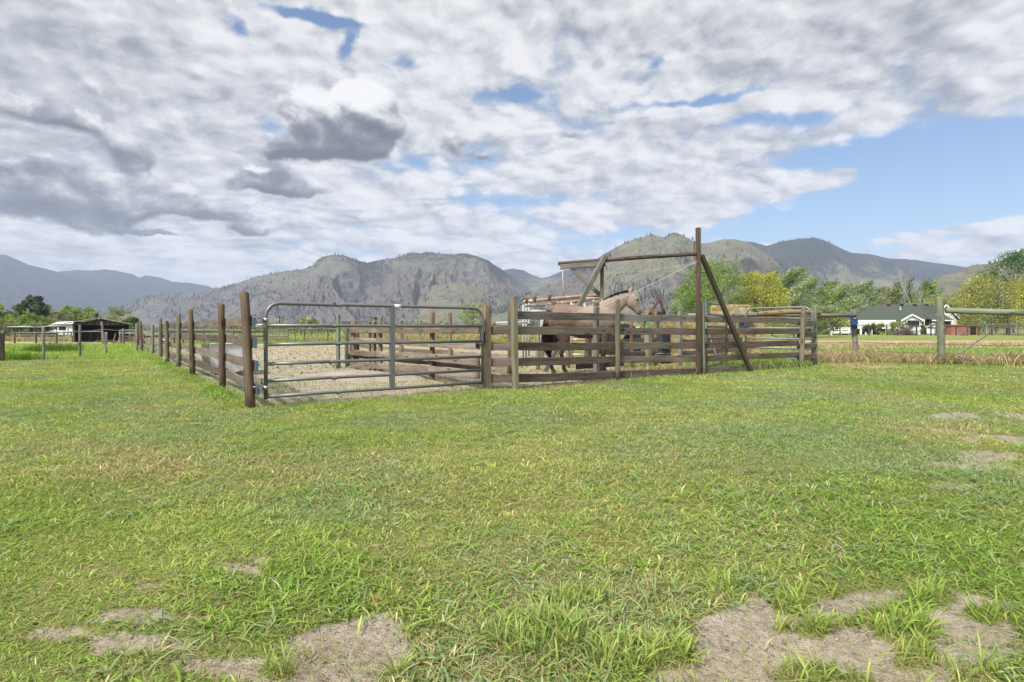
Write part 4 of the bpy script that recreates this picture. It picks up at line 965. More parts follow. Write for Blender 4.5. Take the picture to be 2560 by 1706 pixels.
# ---------------------------------------------------------------- horse
def horse():
    X0 = Vector(((1280 - CX) * .00928, 13.0, 0))
    b = MB()
    def chain(pts, n=18):                              # (x, y, z, r_across_up, r_side)
        P = [(x, y, z) for x, y, z, *_ in pts]; base = len(b.v)
        pv = [Vector(p) for p in P]; up = Vector((0, 0, 1))
        for i, p in enumerate(pv):
            t = (pv[min(i + 1, len(pv) - 1)] - pv[max(i - 1, 0)]).normalized()
            s_ = Vector((0, 1, 0)); u_ = s_.cross(t).normalized(); r, w = pts[i][3], pts[i][4]
            for j in range(n):
                a = 2 * math.pi * j / n; b.v.append(p + s_ * (math.cos(a) * w) + u_ * (math.sin(a) * r)); b.gc.append((0, 0, 0))
        m = len(pv)
        for i in range(m - 1):
            for j in range(n): a = base + i * n + j; c = base + i * n + (j + 1) % n; b.f.append((a, c, c + n, a + n))
        b.f.append(tuple(base + j for j in reversed(range(n)))); b.f.append(tuple(base + (m - 1) * n + j for j in range(n)))
    chain([(.79, 0, 1.36, .06, .05), (.83, 0, 1.30, .20, .14), (.92, 0, 1.27, .31, .23), (1.05, 0, 1.285, .345, .275), (1.2, 0, 1.29, .355, .29), (1.4, 0, 1.235, .355, .295), (1.62, 0, 1.185, .37, .315), (1.82, 0, 1.195, .385, .305), (2.0, 0, 1.235, .415, .27), (2.18, 0, 1.235, .375, .245), (2.34, 0, 1.22, .29, .21), (2.44, 0, 1.22, .20, .16), (2.50, 0, 1.23, .09, .08)])
    chain([(1.98, 0, 1.36, .26, .13), (2.15, 0, 1.455, .295, .15), (2.30, 0, 1.565, .255, .125), (2.44, 0, 1.66, .215, .105), (2.57, 0, 1.745, .18, .092), (2.68, 0, 1.80, .145, .085), (2.74, 0, 1.83, .09, .07)])
    chain([(2.695, 0, 1.86, .07, .06), (2.73, 0, 1.79, .135, .085), (2.775, 0, 1.70, .165, .10), (2.815, 0, 1.625, .155, .095), (2.86, 0, 1.555, .115, .075), (2.905, 0, 1.49, .085, .062), (2.945, 0, 1.435, .080, .062), (2.97, 0, 1.40, .065, .055), (2.98, 0, 1.385, .03, .03)])
    for y in (-.165, .165):
        dxh = 0 if y < 0 else -.26; dxf = 0 if y < 0 else -.10
        chain([(1.06 + dxh * .2, y * .7, 1.18, .20, .10), (1.13 + dxh * .5, y, .98, .19, .10), (1.20 + dxh * .8, y, .82, .145, .085), (1.19 + dxh, y, .68, .098, .065), (1.14 + dxh, y, .54, .066, .05), (1.125 + dxh, y, .48, .06, .046), (1.15 + dxh, y, .38, .044, .036), (1.175 + dxh, y, .24, .040, .034), (1.185 + dxh, y, .15, .048, .042), (1.215 + dxh, y, .09, .044, .042), (1.235 + dxh, y, .05, .055, .052), (1.25 + dxh, y, .0, .066, .062)], 14)
        chain([(2.14 + dxf * .3, y * .8, 1.10, .17, .09), (2.14 + dxf * .6, y, .92, .12, .08), (2.12 + dxf, y, .76, .082, .062), (2.105 + dxf, y, .62, .060, .05), (2.10 + dxf, y, .54, .062, .052), (2.10 + dxf, y, .46, .045, .04), (2.10 + dxf, y, .28, .040, .035), (2.105 + dxf, y, .16, .048, .044), (2.13 + dxf, y, .09, .044, .044), (2.15 + dxf, y, .05, .055, .052), (2.165 + dxf, y, .0, .064, .060)], 14)
    for y in (-.062, .062):                            # ears
        chain([(2.715, y, 1.855, .035, .03), (2.735, y * 1.1, 1.92, .042, .030), (2.76, y * 1.15, 1.985, .026, .018), (2.775, y * 1.15, 2.03, .006, .006)], 10)
    for y in (-.07, .07): chain([(2.86, y, 1.755, .028, .02), (2.895, y, 1.735, .032, .022), (2.91, y, 1.70, .02, .016)], 8)
    me = bpy.data.meshes.new('horse_rough'); me.from_pydata([tuple(v) for v in b.v], [], b.f); me.update()
    o = bpy.data.objects.new('horse_rough', me); COL.objects.link(o)
    r = o.modifiers.new('remesh', 'REMESH'); r.mode = 'VOXEL'; r.voxel_size = .0145
    s_ = o.modifiers.new('smooth', 'SMOOTH'); s_.factor = .5; s_.iterations = 7
    dg = bpy.context.evaluated_depsgraph_get(); m2 = bpy.data.meshes.new_from_object(o.evaluated_get(dg)); bpy.data.objects.remove(o); m2.name = 'body'
    n = len(m2.vertices); co = np.zeros(n * 3, np.float32); m2.vertices.foreach_get('co', co); co = co.reshape(-1, 3)
    x, y, z = co.T; nz = fbm(x * 5 + y * 3, z * 5 + 7, 4) - .5; nf = fbm(x * 60, z * 22 + y * 40, 3) - .5
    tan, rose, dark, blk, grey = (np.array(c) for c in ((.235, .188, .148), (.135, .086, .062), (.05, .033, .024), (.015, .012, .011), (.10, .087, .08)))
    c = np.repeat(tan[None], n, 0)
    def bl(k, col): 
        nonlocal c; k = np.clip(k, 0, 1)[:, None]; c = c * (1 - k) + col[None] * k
    bl(sstep(1.60, 1.25, x + nz * .6) * .9, rose); bl(sstep(1.36, .98, z + nz * .25) * (x < 2.6) * .95, rose * .62); bl(sstep(2.3, 2.1, x) * sstep(1.15, .85, z + nz * .2) * .5, dark)  # rosy rump; the darker belly is shade put into the coat colour
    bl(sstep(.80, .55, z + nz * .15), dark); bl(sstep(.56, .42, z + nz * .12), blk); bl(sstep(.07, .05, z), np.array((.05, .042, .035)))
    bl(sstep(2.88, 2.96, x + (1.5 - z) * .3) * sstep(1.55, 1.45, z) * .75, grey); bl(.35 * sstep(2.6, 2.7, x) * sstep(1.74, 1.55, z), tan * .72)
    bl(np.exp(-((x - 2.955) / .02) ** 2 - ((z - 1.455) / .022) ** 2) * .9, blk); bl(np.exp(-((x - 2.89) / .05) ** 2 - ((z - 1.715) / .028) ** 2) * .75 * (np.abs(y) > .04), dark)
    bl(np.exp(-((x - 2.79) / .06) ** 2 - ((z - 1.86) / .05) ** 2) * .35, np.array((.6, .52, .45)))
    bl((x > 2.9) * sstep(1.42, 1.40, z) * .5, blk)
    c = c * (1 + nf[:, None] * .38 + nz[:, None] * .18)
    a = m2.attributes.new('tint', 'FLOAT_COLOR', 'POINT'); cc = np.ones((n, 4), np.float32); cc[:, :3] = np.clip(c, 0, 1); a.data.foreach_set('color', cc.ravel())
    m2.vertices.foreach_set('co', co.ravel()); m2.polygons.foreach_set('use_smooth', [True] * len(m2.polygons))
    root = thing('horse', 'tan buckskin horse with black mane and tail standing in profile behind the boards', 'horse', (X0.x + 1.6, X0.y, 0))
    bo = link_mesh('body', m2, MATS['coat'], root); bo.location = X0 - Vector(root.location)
    def strands(name, roots, n, fn, mat_):
        v, f = [], []; col = []
        for k in range(n):
            t = random.random(); pts, w = fn(t); base = len(v)
            for q, p in enumerate(pts):
                ww = w * (1 - q / (len(pts) - 1)) + .001; v += [(p[0] - ww, p[1], p[2]), (p[0] + ww, p[1] + .002, p[2])]; s_ = random.uniform(.6, 1.8); col += [(.014 * s_, .012 * s_, .011 * s_)] * 2
            for q in range(len(pts) - 1): f.append((base + 2 * q, base + 2 * q + 1, base + 2 * q + 3, base + 2 * q + 2))
        v = np.array(v) + np.array(X0); return np_mesh(name, v, [np.array(f)], MATS['dry_stem'], root, color=np.array(col))
    def crest(t):
        xs = (1.98, 2.12, 2.28, 2.42, 2.56, 2.68, 2.735); zs = (1.655, 1.725, 1.80, 1.86, 1.905, 1.93, 1.92)
        q = t * 6; i = min(int(q), 5); u = q - i; return xs[i] * (1 - u) + xs[i + 1] * u, zs[i] * (1 - u) + zs[i + 1] * u
    def mane(t):
        x, z = crest(t); s_ = random.choice((-1, -1, 1)); l = random.uniform(.03, .10) * (1.1 - .5 * t) 
        y0 = random.uniform(-.03, .03); return [(x, y0, z + random.uniform(-.03, -.005)), (x - .02, y0 + s_ * .02, z + .008), (x - .035, y0 + s_ * .05, z - l * .35), (x - .04, y0 + s_ * .06, z - l)], .010
    strands('mane', None, 900, mane, None)
    def tail(t):
        y = random.gauss(0, .035); x0 = .80 + random.uniform(-.015, .02); L = random.uniform(.75, .98); sp = random.gauss(0, .035)
        return [(x0 + .03, y, 1.42), (x0 - .02, y, 1.38), (x0 - .02 + sp * .4, y * 1.3, 1.2), (x0 + .0 + sp, y * 1.6, 1.38 - L * .55), (x0 + .02 + sp * 1.2, y * 1.5, 1.38 - L * .85), (x0 + .03 + sp, y, 1.38 - L)], .012
    strands('tail', None, 520, tail, None)
    for y in (-.079, .079): MB().ball(X0 + Vector((2.892, y, 1.722)), .021, sq=(1.1, .6, .85)).build('eye', MATS['glass_dark'], root, True)
def coat_fn(g):
    c = g.attr('tint', 'Color'); o = S(g, g.node('ShaderNodeTexCoord').outputs['Object']); n = g.noise(g.vm('MULTIPLY', o, (40, 60, 90)), 1.0, 4, .6)
    return principled(g, c, .6, n, .004, 0, .25, .4)
mat('coat', coat_fn)
horse()
# ---------------------------------------------------------------- house among the trees
HYD = 101.0
def hp(px, py, y=HYD): return pt(px, py, y)
hs = thing('house', 'white bungalow with a wide dark green roof, porch and small front gable', 'house', tuple(pt(2240, 0, HYD).xy) + (0,))
r1, r2, e1, e2 = hp(2198, 764, 107), hp(2362, 759.6, 107), hp(2140, 801), hp(2330, 799)
e2.z = e1.z = (e1.z + e2.z) / 2; r1.z = r2.z = (r1.z + r2.z) / 2
bk_ = Vector((0, 13.5, 0)); e1b, e2b = e1 + bk_, e2 + bk_
m_ = MB(); up = Vector((0, 0, -.18)); m_.slab([e1, e2, r2, r1], up); m_.slab([e1b, e1, r1], up); m_.slab([e2b, e1b, r1, r2], up)
ro = m_.build('roof', MATS['roof_shingle'], hs)
c0 = hp(2251, 779, 104.0)
MB().tube([c0 - Vector((0, 0, .3)), c0 + Vector((0, 0, .75))], .12, 10).tube([c0 + Vector((0, 0, .7)), c0 + Vector((0, 0, .9))], .19, 10).build('chimney_pipe', MATS['galvanised'], ro, True)
for px in (2221, 2254, 2287, 2317):
    q = hp(px, 763, 106.5); MB().box(q, (.45, .45, .25)).build('roof_vent', MATS['black_plastic'], ro)
q = hp(2216, 761.5, 107.2); MB().box(q, (.9, .5, .35)).build('brick_chimney', MATS['brick_red'], ro)
MB().beam(e1 + Vector((0, -.05, -.18)), e2 + Vector((0, -.05, -.18)), .06, .26).build('fascia', MATS['white_trim'], hs)
zf = 1.25
wl = hp(2200, 0, 103.6).x; wr = hp(2345, 0, 103.6).x
MB().slab([Vector((wl, 103.6, 0)), Vector((wr, 103.6, 0)), Vector((wr, 103.6, e1.z)), Vector((wl, 103.6, e1.z))], (0, 9, 0)).build('wall', MATS['white_siding'], hs)
def window(p, w, h, parent=hs, fr='white_trim', bars=1):
    f = MB().box(p, (w + .16, .10, h + .16)).build('window', MATS[fr], parent)
    MB().box(p + Vector((0, -.055, 0)), (w, .03, h)).build('pane', MATS['glass_dark'], f)
    if bars: MB().box(p + Vector((0, -.08, 0)), (.06, .03, h)).build('mullion', MATS[fr], f)
for px, py, w, h in ((2212, 811, 1.3, 1.5), (2224, 811, 1.0, 1.6), (2316, 811, .9, 1.6), (2322, 811, .5, 1.6)): window(hp(px, py, 103.5), w, h)
MB().box(hp(2207.5, 809, 103.3), (1.3, .1, 1.6)).build('door', MATS['white_paint'], hs)
# porch: deck, posts, brackets, rail
dl, dr = hp(2142, 0, 100.8).x, hp(2262, 0, 100.8).x
MB().box(((dl + dr) / 2, 102.4, zf - .1), (dr - dl, 3.0, .22)).build('deck', MATS['white_paint'], hs)
MB().box(((dl + dr) / 2 + .5, 102.8, .55), (dr - dl - 1.5, 2.0, 1.0)).build('deck_shade', MATS['black_plastic'], hs)  # solid black block standing in for the shade beneath the deck
for px in (2152, 2165, 2178.5, 2190, 2216, 2238):
    q = hp(px, 0, 101.0); b = MB().box((q.x, 101, (zf + e1.z) / 2 - .1), (.20, .2, e1.z - zf - .15))
    for s_ in (-1, 1): b.slab([Vector((q.x, 100.95, e1.z - .95)), Vector((q.x + s_ * .62, 100.95, e1.z - .35)), Vector((q.x + s_ * .62, 100.95, e1.z - .22)), Vector((q.x, 100.95, e1.z - .22))], (0, .1, 0))
    b.build('porch_post', MATS['white_trim'], hs); MB().box((q.x, 101, zf / 2 - .1), (.24, .24, zf - .2)).build('pier', MATS['white_trim'], hs)
rl = MB()
for z in (zf + .95, zf + .14): rl.box(((dl + hp(2240, 0, 101).x) / 2, 100.92, z), (hp(2240, 0, 101).x - dl, .07, .09))
for k in range(90): rl.box((dl + k * .105, 100.92, zf + .55), (.045, .04, .75))
rl.build('railing', MATS['white_trim'], hs)
# front gable
gl_, gr_ = hp(2252, 801, 99.6), hp(2311, 801, 99.6); gp_ = hp(2280.5, 785, 99.6)
bx_ = Vector((0, 4.2, 0)); wl_, wr_ = hp(2260, 0, 99.9).x, hp(2304, 0, 99.9).x
MB().slab([Vector((wl_, 99.9, 0)), Vector((wr_, 99.9, 0)), Vector((wr_, 99.9, gl_.z + .15)), Vector((gp_.x, 99.9, gp_.z - .15)), Vector((wl_, 99.9, gl_.z + .15))], (0, 3.6, 0)).build('gable_wall', MATS['white_siding'], hs)
m_ = MB(); m_.slab([gl_, gp_, gp_ + bx_, gl_ + bx_], (0, 0, -.12)); m_.slab([gp_, gr_, gr_ + bx_, gp_ + bx_], (0, 0, -.12)); m_.build('gable_roof', MATS['roof_shingle'], hs)
m_ = MB(); m_.beam(gl_ + Vector((0, -.04, -.14)), gp_ + Vector((0, -.04, -.14)), .06, .24); m_.beam(gp_ + Vector((0, -.04, -.14)), gr_ + Vector((0, -.04, -.14)), .06, .24); m_.build('bargeboard', MATS['white_trim'], hs)
for px in (2272, 2282.5, 2293): window(hp(px, 808, 99.8), .66, .95, bars=0)
for px in (2265, 2300): MB().box(hp(px, 806, 99.8), (.12, .12, .3)).build('wall_lamp', MATS['black_plastic'], hs)
# right wing with its steep white gable end
pk = hp(2362, 763, 100.5); bl_, br_ = hp(2328, 798, 100.5), hp(2396, 798, 100.5)
m_ = MB().slab([Vector((bl_.x + .4, 100.5, 0)), Vector((br_.x - .3, 100.5, 0)), Vector((br_.x - .3, 100.5, bl_.z)), Vector((pk.x, 100.5, pk.z - .1)), Vector((bl_.x + .4, 100.5, bl_.z))], (0, 8, 0)); m_.build('wing_wall', MATS['white_siding'], hs)
m_ = MB(); o_ = Vector((0, -.35, 0)); bb = Vector((0, 9, 0)); m_.slab([bl_ + o_, pk + o_, pk + bb, bl_ + bb], (0, 0, -.14)); m_.slab([pk + o_, br_ + o_, br_ + bb, pk + bb], (0, 0, -.14)); m_.build('wing_roof', MATS['roof_shingle'], hs)
m_ = MB(); m_.beam(bl_ + o_ * 1.1, pk + o_ * 1.1, .06, .22); m_.beam(pk + o_ * 1.1, br_ + o_ * 1.1, .06, .22); m_.build('bargeboard', MATS['white_trim'], hs)
a, b = hp(2330, 799.5, 98.2), hp(2384, 799.5, 98.2); m_ = MB(); m_.slab([a, b, Vector((b.x, 100.4, b.z + 1.0)), Vector((a.x, 100.4, a.z + 1.0))], (0, 0, -.12)); m_.build('lean_to_roof', MATS['roof_shingle'], hs)
MB().beam(a + Vector((0, -.03, -.15)), b + Vector((0, -.03, -.15)), .05, .2).build('fascia', MATS['white_trim'], hs)
for px in (2314, 2320, 2335, 2343, 2360, 2367, 2374): window(hp(px, 811, 100.38), .42, 1.7, bars=0)
# two little glasshouses
for k, (x0, x1, y, pk_, lab) in enumerate(((2248, 2300, 92, 2266, 'small white glasshouse under the front gable, brown roof edges'), (2318, 2378, 93, 2342, 'white glasshouse next to the red brick shed, right of the other one'))):
    o = thing('glasshouse', lab, 'glasshouse', (pt((x0 + x1) / 2, 0, y).x, y, 0), 'white glasshouses before the house')
    xl = pt(x0, 0, y).x; xm = pt(pk_ + (pk_ - x0) * .82, 0, y).x; xr = pt(x1, 0, y).x; ze = pt(0, 819.5, y).z; zp = pt(0, 808.5, y).z; xp = (xl + xm) / 2
    MB().slab([Vector((xl, y, .15)), Vector((xm, y, .15)), Vector((xm, y, ze)), Vector((xp, y, zp)), Vector((xl, y, ze))], (0, .12, 0)).build('front', MATS['white_paint'], o)
    MB().slab([Vector((xm, y + .02, .15)), Vector((xr, y + 2.2, .15)), Vector((xr, y + 2.2, ze)), Vector((xm, y + .02, ze))], (0, .12, 0)).build('side', MATS['white_siding'], o)
    m_ = MB(); m_.slab([Vector((xp, y - .1, zp)), Vector((xm + .1, y - .1, ze - .03)), Vector((xr + .1, y + 2.1, ze - .03)), Vector((xp + xr - xm, y + 2.1, zp))], (0, 0, .06)); m_.slab([Vector((xl - .1, y - .1, ze - .03)), Vector((xp, y - .1, zp)), Vector((xp + xr - xm, y + 2.1, zp)), Vector((xl + xr - xm, y + 2.1, ze))], (0, 0, .06)); m_.build('roof', MATS['tin_roof'], o)
    m_ = MB()
    for a, b in (((xl, ze), (xp, zp)), ((xp, zp), (xm, ze)), ((xl, ze), (xm, ze)), ((xp, ze), (xp, zp))): m_.beam((a[0], y - .13, a[1]), (b[0], y - .13, b[1]), .05, .13)
    for q in range(1, 5): x = xl + (xm - xl) * q / 5; m_.beam((x, y - .03, .2), (x, y - .03, ze), .05, .05)
    m_.build('brown_frame', MATS['rust_iron'], o); MB().box(((xl + xm) / 2, y + .02, .12), (xm - xl, .2, .24)).build('footing', MATS['silver_wood'], o)
# low red brick shed
o = thing('brick_shed', 'low red brick shed under the yellow willow right of the glasshouses', 'shed', (pt(2415, 0, 92).x, 92, 0))
xl, xr, zt = pt(2378, 0, 92).x, pt(2446, 0, 92).x, pt(0, 813.5, 92).z
def brick_fn(g):
    oo = S(g, g.node('ShaderNodeTexCoord').outputs['Object']); x, y, z = g.sep(oo)
    n = g.node('ShaderNodeTexBrick'); g.put(n.inputs['Vector'], g.xyz(x, z, 0.0)); n.inputs['Scale'].default_value = 2.2; n.inputs['Mortar Size'].default_value = .02
    n.inputs['Color1'].default_value = (.30, .105, .06, 1); n.inputs['Color2'].default_value = (.20, .075, .05, 1); n.inputs['Mortar'].default_value = (.26, .19, .16, 1)
    nn = g.noise(oo, 1.4, 4, .6); return principled(g, g.mix(g.ss(.5, .7, nn) * .5, S(g, n.outputs[0]), (.36, .20, .14)), .9)
mat('brick', brick_fn)
MB().slab([Vector((xl, 92, 0)), Vector((xr, 92, 0)), Vector((xr, 92, zt - .1)), Vector((xl, 92, zt))], (0, 3.5, 0)).build('wall', MATS['brick'], o)
MB().slab([Vector((xl - .2, 91.8, zt + .0)), Vector((xr + .2, 91.8, zt - .1)), Vector((xr + .2, 95.7, zt - .05)), Vector((xl - .2, 95.7, zt + .05))], (0, 0, .1)).build('roof', MATS['brick_red'], o)
MB().box((xr - .9, 91.97, .7), (.9, .08, 1.4)).build('door', MATS['dark_board'], o)
# yard fences by the house
yf = thing('wire_fence', 'dark posts and thin wires along the far field before the house', 'fence', (55, 86, 0))
prev = None
for px in (2040, 2100, 2173, 2216.7, 2256, 2292, 2327, 2339.5, 2360, 2390, 2419, 2446, 2480, 2520, 2570):
    p = pt(px, 0, 86); t = random.uniform(1.45, 1.85); MB().tube([(p.x, 86, 0), (p.x + random.uniform(-.06, .06), 86, t)], [.11, .09], 6).build('post', MATS['dark_beam'], yf)
    if prev is not None: MB().tube([(prev, 85.9, 1.3), (p.x, 85.9, 1.3)], .012, 4).tube([(prev, 85.9, .7), (p.x, 85.9, .7)], .012, 4).build('wire', MATS['wire_metal'], yf)
    prev = p.x
cf = thing('kennel_fence', 'pale framed mesh fence panels below the yellow trees at the right', 'fence', (80, 88, 0))
for k, (a, b) in enumerate(((2466, 2510), (2510, 2545), (2545, 2620))):
    A, B = pt(a, 0, 88), pt(b, 0, 88); m_ = MB()
    for x in (A.x, B.x): m_.tube([(x, 88, 0), (x, 88, 1.75)], .05, 6)
    m_.tube([(A.x, 88, 1.72), (B.x, 88, 1.72)], .045, 6); m_.build('frame', MATS['galvanised'], cf)
    m_ = MB()
    for q in range(int((B.x - A.x) / .28)): m_.tube([(A.x + q * .28, 88.02, .05), (A.x + q * .28, 88.02, 1.7)], .012, 3)
    for z in np.arange(.2, 1.7, .3): m_.tube([(A.x, 88.02, z), (B.x, 88.02, z)], .012, 3)
    m_.build('mesh_panel', MATS['gate_steel'], cf)
bn = thing('garden_bench', 'white slatted bench under the silvery trees left of the house', 'bench', tuple(pt(2101, 0, 88).xy) + (0,))
q = pt(2101, 0, 88); m_ = MB()
for z in (.35, .62, .9, 1.15): m_.box((q.x, 88 + z * .2, z), (3.1, .08, .13))
m_.build('backrest', MATS['white_paint'], bn)
for s_ in (-1.4, 0, 1.4): MB().box((q.x + s_, 88, .6), (.12, .3, 1.2)).build('leg', MATS['white_paint'], bn)
MB().box((q.x, 87.6, .5), (3.1, .5, .09)).build('seat', MATS['white_paint'], bn)

# ---------------------------------------------------------------- farmyard on the left
BY = 72.0
bar = thing('barn', 'open-fronted dark plank barn with a low gable roof at the end of the lawn fence', 'barn', (pt(252, 0, BY).x, BY, -.68))
L, Rr = pt(181, 0, BY), pt(325, 0, BY); zb = -.72; ze = pt(0, 813.5, BY).z; zev = pt(0, 809.5, BY).z; zap = pt(0, 797.5, BY).z; xa = pt(254, 0, BY).x
dk_ = Vector((-.60, .80, 0))                                          # the barn runs straight away from the lawn
le, re, ap = Vector((pt(167, 0, BY).x, BY - .5, zev + .05)), Vector((pt(337, 0, BY).x, BY - .5, zev - .1)), Vector((xa, BY - .5, zap + .08)); dp = dk_ * 6.5
def up_wall(a, b, z0, z1, th, nm, m):
    MB().slab([Vector((a.x, a.y, z0)), Vector((b.x, b.y, z0)), Vector((b.x, b.y, z1)), Vector((a.x, a.y, z1))], th).build(nm, MATS[m], bar)
MB().slab([Vector((L.x, BY, ze)), Vector((Rr.x, BY, ze)), Vector((Rr.x, BY, zev - .05)), Vector((xa, BY, zap)), Vector((L.x, BY, zev))], (0, .05, 0)).build('gable_boards', MATS['barn_planks'], bar)
m_ = MB(); m_.slab([le, ap, ap + dp, le + dp], (0, 0, .035)); m_.slab([ap, re, re + dp, ap + dp], (0, 0, .035)); m_.build('roof', MATS['tin_roof'], bar)
L2, R2 = Vector((L.x, BY, 0)), Vector((Rr.x, BY, 0))
up_wall(L2 + dk_ * 5.6, R2 + dk_ * 5.6, zb, ze + .5, dk_ * .08, 'back_wall', 'dark_board')
up_wall(L2 + dk_ * .08, L2 + dk_ * 5.55, zb, ze - .02, Vector((.07, 0, 0)), 'side_wall', 'dark_board'); up_wall(R2 + dk_ * .08, R2 + dk_ * 5.55, zb, ze - .02, Vector((-.07, 0, 0)), 'side_wall', 'dark_board')
up_wall(L2 + dk_ * 2.6 + Vector((.1, 0, 0)), L2.lerp(R2, .62) + dk_ * 2.6, zb, zb + 1.25, dk_ * .06, 'stall_boards', 'barn_planks')
for x in (L.x + .08, pt(254, 0, BY).x, Rr.x - .1): MB().box((x, BY + .16, (ze + zb) / 2), (.2, .2, ze - zb)).build('post', MATS['post_wood'], bar)
q = Vector((pt(242, 0, BY).x, BY, zap + .1)) + dk_ * 2.5; MB().box(q, (.2, .2, 1.3)).build('stove_pipe', MATS['black_plastic'], bar)
MB().beam((L.x, BY + .32, pt(0, 829, BY).z), (xa, BY + .32, pt(0, 829, BY).z), .08, .12).build('rail', MATS['silver_wood'], bar)
# camper trailer
RY = 100.0; x0, x1 = pt(136, 0, RY).x, pt(186, 0, RY).x; zt, zb = pt(0, 811.5, RY).z, -.2
rv = thing('camper_trailer', 'white camper trailer with dark windows beside the barn', 'camper', ((x0 + x1) / 2, RY, -.68))
MB().box(((x0 + x1) / 2, RY + 3.5, (zt + zb) / 2), (x1 - x0, 7, zt - zb)).build('body', MATS['white_paint'], rv)
MB().box((pt(158, 0, RY).x, RY - .06, (zt + zb) / 2 + .1), (1.75, .2, zt - zb - .1)).build('slide_out', MATS['white_siding'], rv)
for px, w, h in ((158, 1.25, .62), (142, .45, .45)): MB().box((pt(px, 0, RY).x, RY - .18, pt(0, 821, RY).z), (w, .06, h)).build('window', MATS['glass_dark'], rv)
MB().slab([Vector((pt(124, 0, RY).x, RY - .6, pt(0, 815, RY).z)), Vector((pt(150, 0, RY).x, RY - .6, pt(0, 805.5, RY).z)), Vector((pt(190, 0, RY).x, RY - .6, pt(0, 803.5, RY).z)), Vector((x1 + .4, RY - .6, zt + .1)), Vector((pt(136, 0, RY).x, RY - .6, zt + .02))], (0, 7.5, 0)).build('roof', MATS['white_paint'], rv)
for s_ in (-.9, .9): MB().tube([((x0 + x1) / 2 + s_ - .1, RY + 3, -.35), ((x0 + x1) / 2 + s_ + .1, RY + 3, -.35)], .33, 14).build('wheel', MATS['tyre_rubber'], rv)
# low open shed
SY = 95.0; x0, x1 = pt(27, 0, SY).x, pt(109, 0, SY).x
sh = thing('open_shed', 'long low open shed with a pale tin roof at the far left', 'shed', ((x0 + x1) / 2, SY, -.7)); zt = pt(0, 818.5, SY).z
MB().slab([Vector((x0 - .3, SY - .4, zt + .02)), Vector((x1 + .1, SY - .4, zt)), Vector((x1 + .1, SY + 3.5, zt + .25)), Vector((x0 - .3, SY + 3.5, zt + .25))], (0, 0, .08)).build('roof', MATS['tin_roof'], sh)
MB().box(((x0 + x1) / 2, SY + 3, (zt - .7) / 2 - .35), (x1 - x0, .08, .8)).build('back_wall', MATS['dark_board'], sh)
for k in range(5): MB().box((x0 + .3 + (x1 - x0 - .5) * k / 4, SY, (zt - .7) / 2), (.18, .18, zt + .7)).build('post', MATS['post_wood'] if k else MATS['orange_post'], sh)
car = thing('parked_car', 'white car half hidden behind the low shed', 'car', (pt(117, 0, 100).x, 100, -.7)); q = pt(117, 0, 100)
MB().slab([Vector((q.x + a, 99.2, z - .7)) for a, z in ((-2.1, .35), (2.1, .35), (2.15, .85), (1.3, .98), (.6, 1.48), (-1.0, 1.5), (-1.7, 1.0), (-2.15, .9))], (0, 1.7, 0)).build('body', MATS['white_paint'], car)
MB().slab([Vector((q.x + a, 99.17, z - .7)) for a, z in ((1.05, .98), (.5, 1.40), (-.95, 1.42), (-1.5, 1.0))], (0, .04, 0)).build('side_window', MATS['glass_dark'], car)
for s_ in (-1.3, 1.3): MB().tube([(q.x + s_, 99.15, -.37), (q.x + s_, 99.35, -.37)], .33, 14).build('wheel', MATS['tyre_rubber'], car)
# farmyard board fence and posts
yb = thing('board_fence', 'grey farmyard fence running before the shed and the camper', 'fence', (pt(110, 0, 88).x, 88, -.7)); prev = None
for px in (28, 52, 76, 98, 120, 140, 160, 178):
    p = pt(px, 0, 88); MB().tube([(p.x, 88, -.75), (p.x, 88, .62)], .09, 6).build('post', MATS['dark_beam'], yb)
    if prev is not None:
        for z in (.42, .05, -.3): MB().beam((prev, 87.9, z), (p.x, 87.9, z), .05, .16).build('board', MATS['silver_wood'], yb)
    prev = p.x
for px, py in ((37, 843), (90, 843), (142, 841)):
    p = pt(px, 0, 66); o = thing('post', 'short dark post in the pasture, %s' % {37: 'nearest the left end of the low shed', 90: 'below the right end of the low shed', 142: 'below the camper trailer'}[px], 'post', (p.x, 66, -.7), 'short posts in the left pasture')
    MB().tube([(p.x, 66, -.75), (p.x, 66, .55)], [.09, .08], 7).build('shaft', MATS['dark_beam'], o)
# power poles far down the valley
for px, Y, t, lab in ((699, 260, 789, 'utility pole in front of the dark mountain foot, left of the tall pen post'), (1043, 330, 793, 'utility pole far off between the gate bars')):
    p = pt(px, t, Y); o = thing('utility_pole', lab, 'pole', (p.x, Y, 0), 'utility poles in the valley'); MB().tube([(p.x, Y, 0), (p.x, Y, p.z)], [.3, .2], 6).build('shaft', MATS['dark_beam'], o); MB().box((p.x, Y, p.z - .8), (2.4, .2, .2)).build('crossarm', MATS['dark_beam'], o)
    MB().box((p.x - .3, Y - .3, p.z - 1.8), (.5, .5, 1.0)).build('transformer', MATS['galvanised'], o)
gh = thing('packing_shed', 'long low white shed far off behind the corner post', 'shed', (pt(640, 0, 300).x, 300, 0)); a, b = pt(628, 0, 300).x, pt(668, 0, 300).x
MB().slab([Vector((a, 300, 0)), Vector((b, 300, 0)), Vector((b, 300, 2.0)), Vector((a, 300, 2.0))], (0, 8, 0)).build('wall', MATS['white_siding'], gh); MB().slab([Vector((a - .5, 299.5, 2.0)), Vector((b + .5, 299.5, 2.0)), Vector((b + .5, 304, 3.4)), Vector((a - .5, 304, 3.4))], (0, 0, .2)).build('roof', MATS['white_paint'], gh)
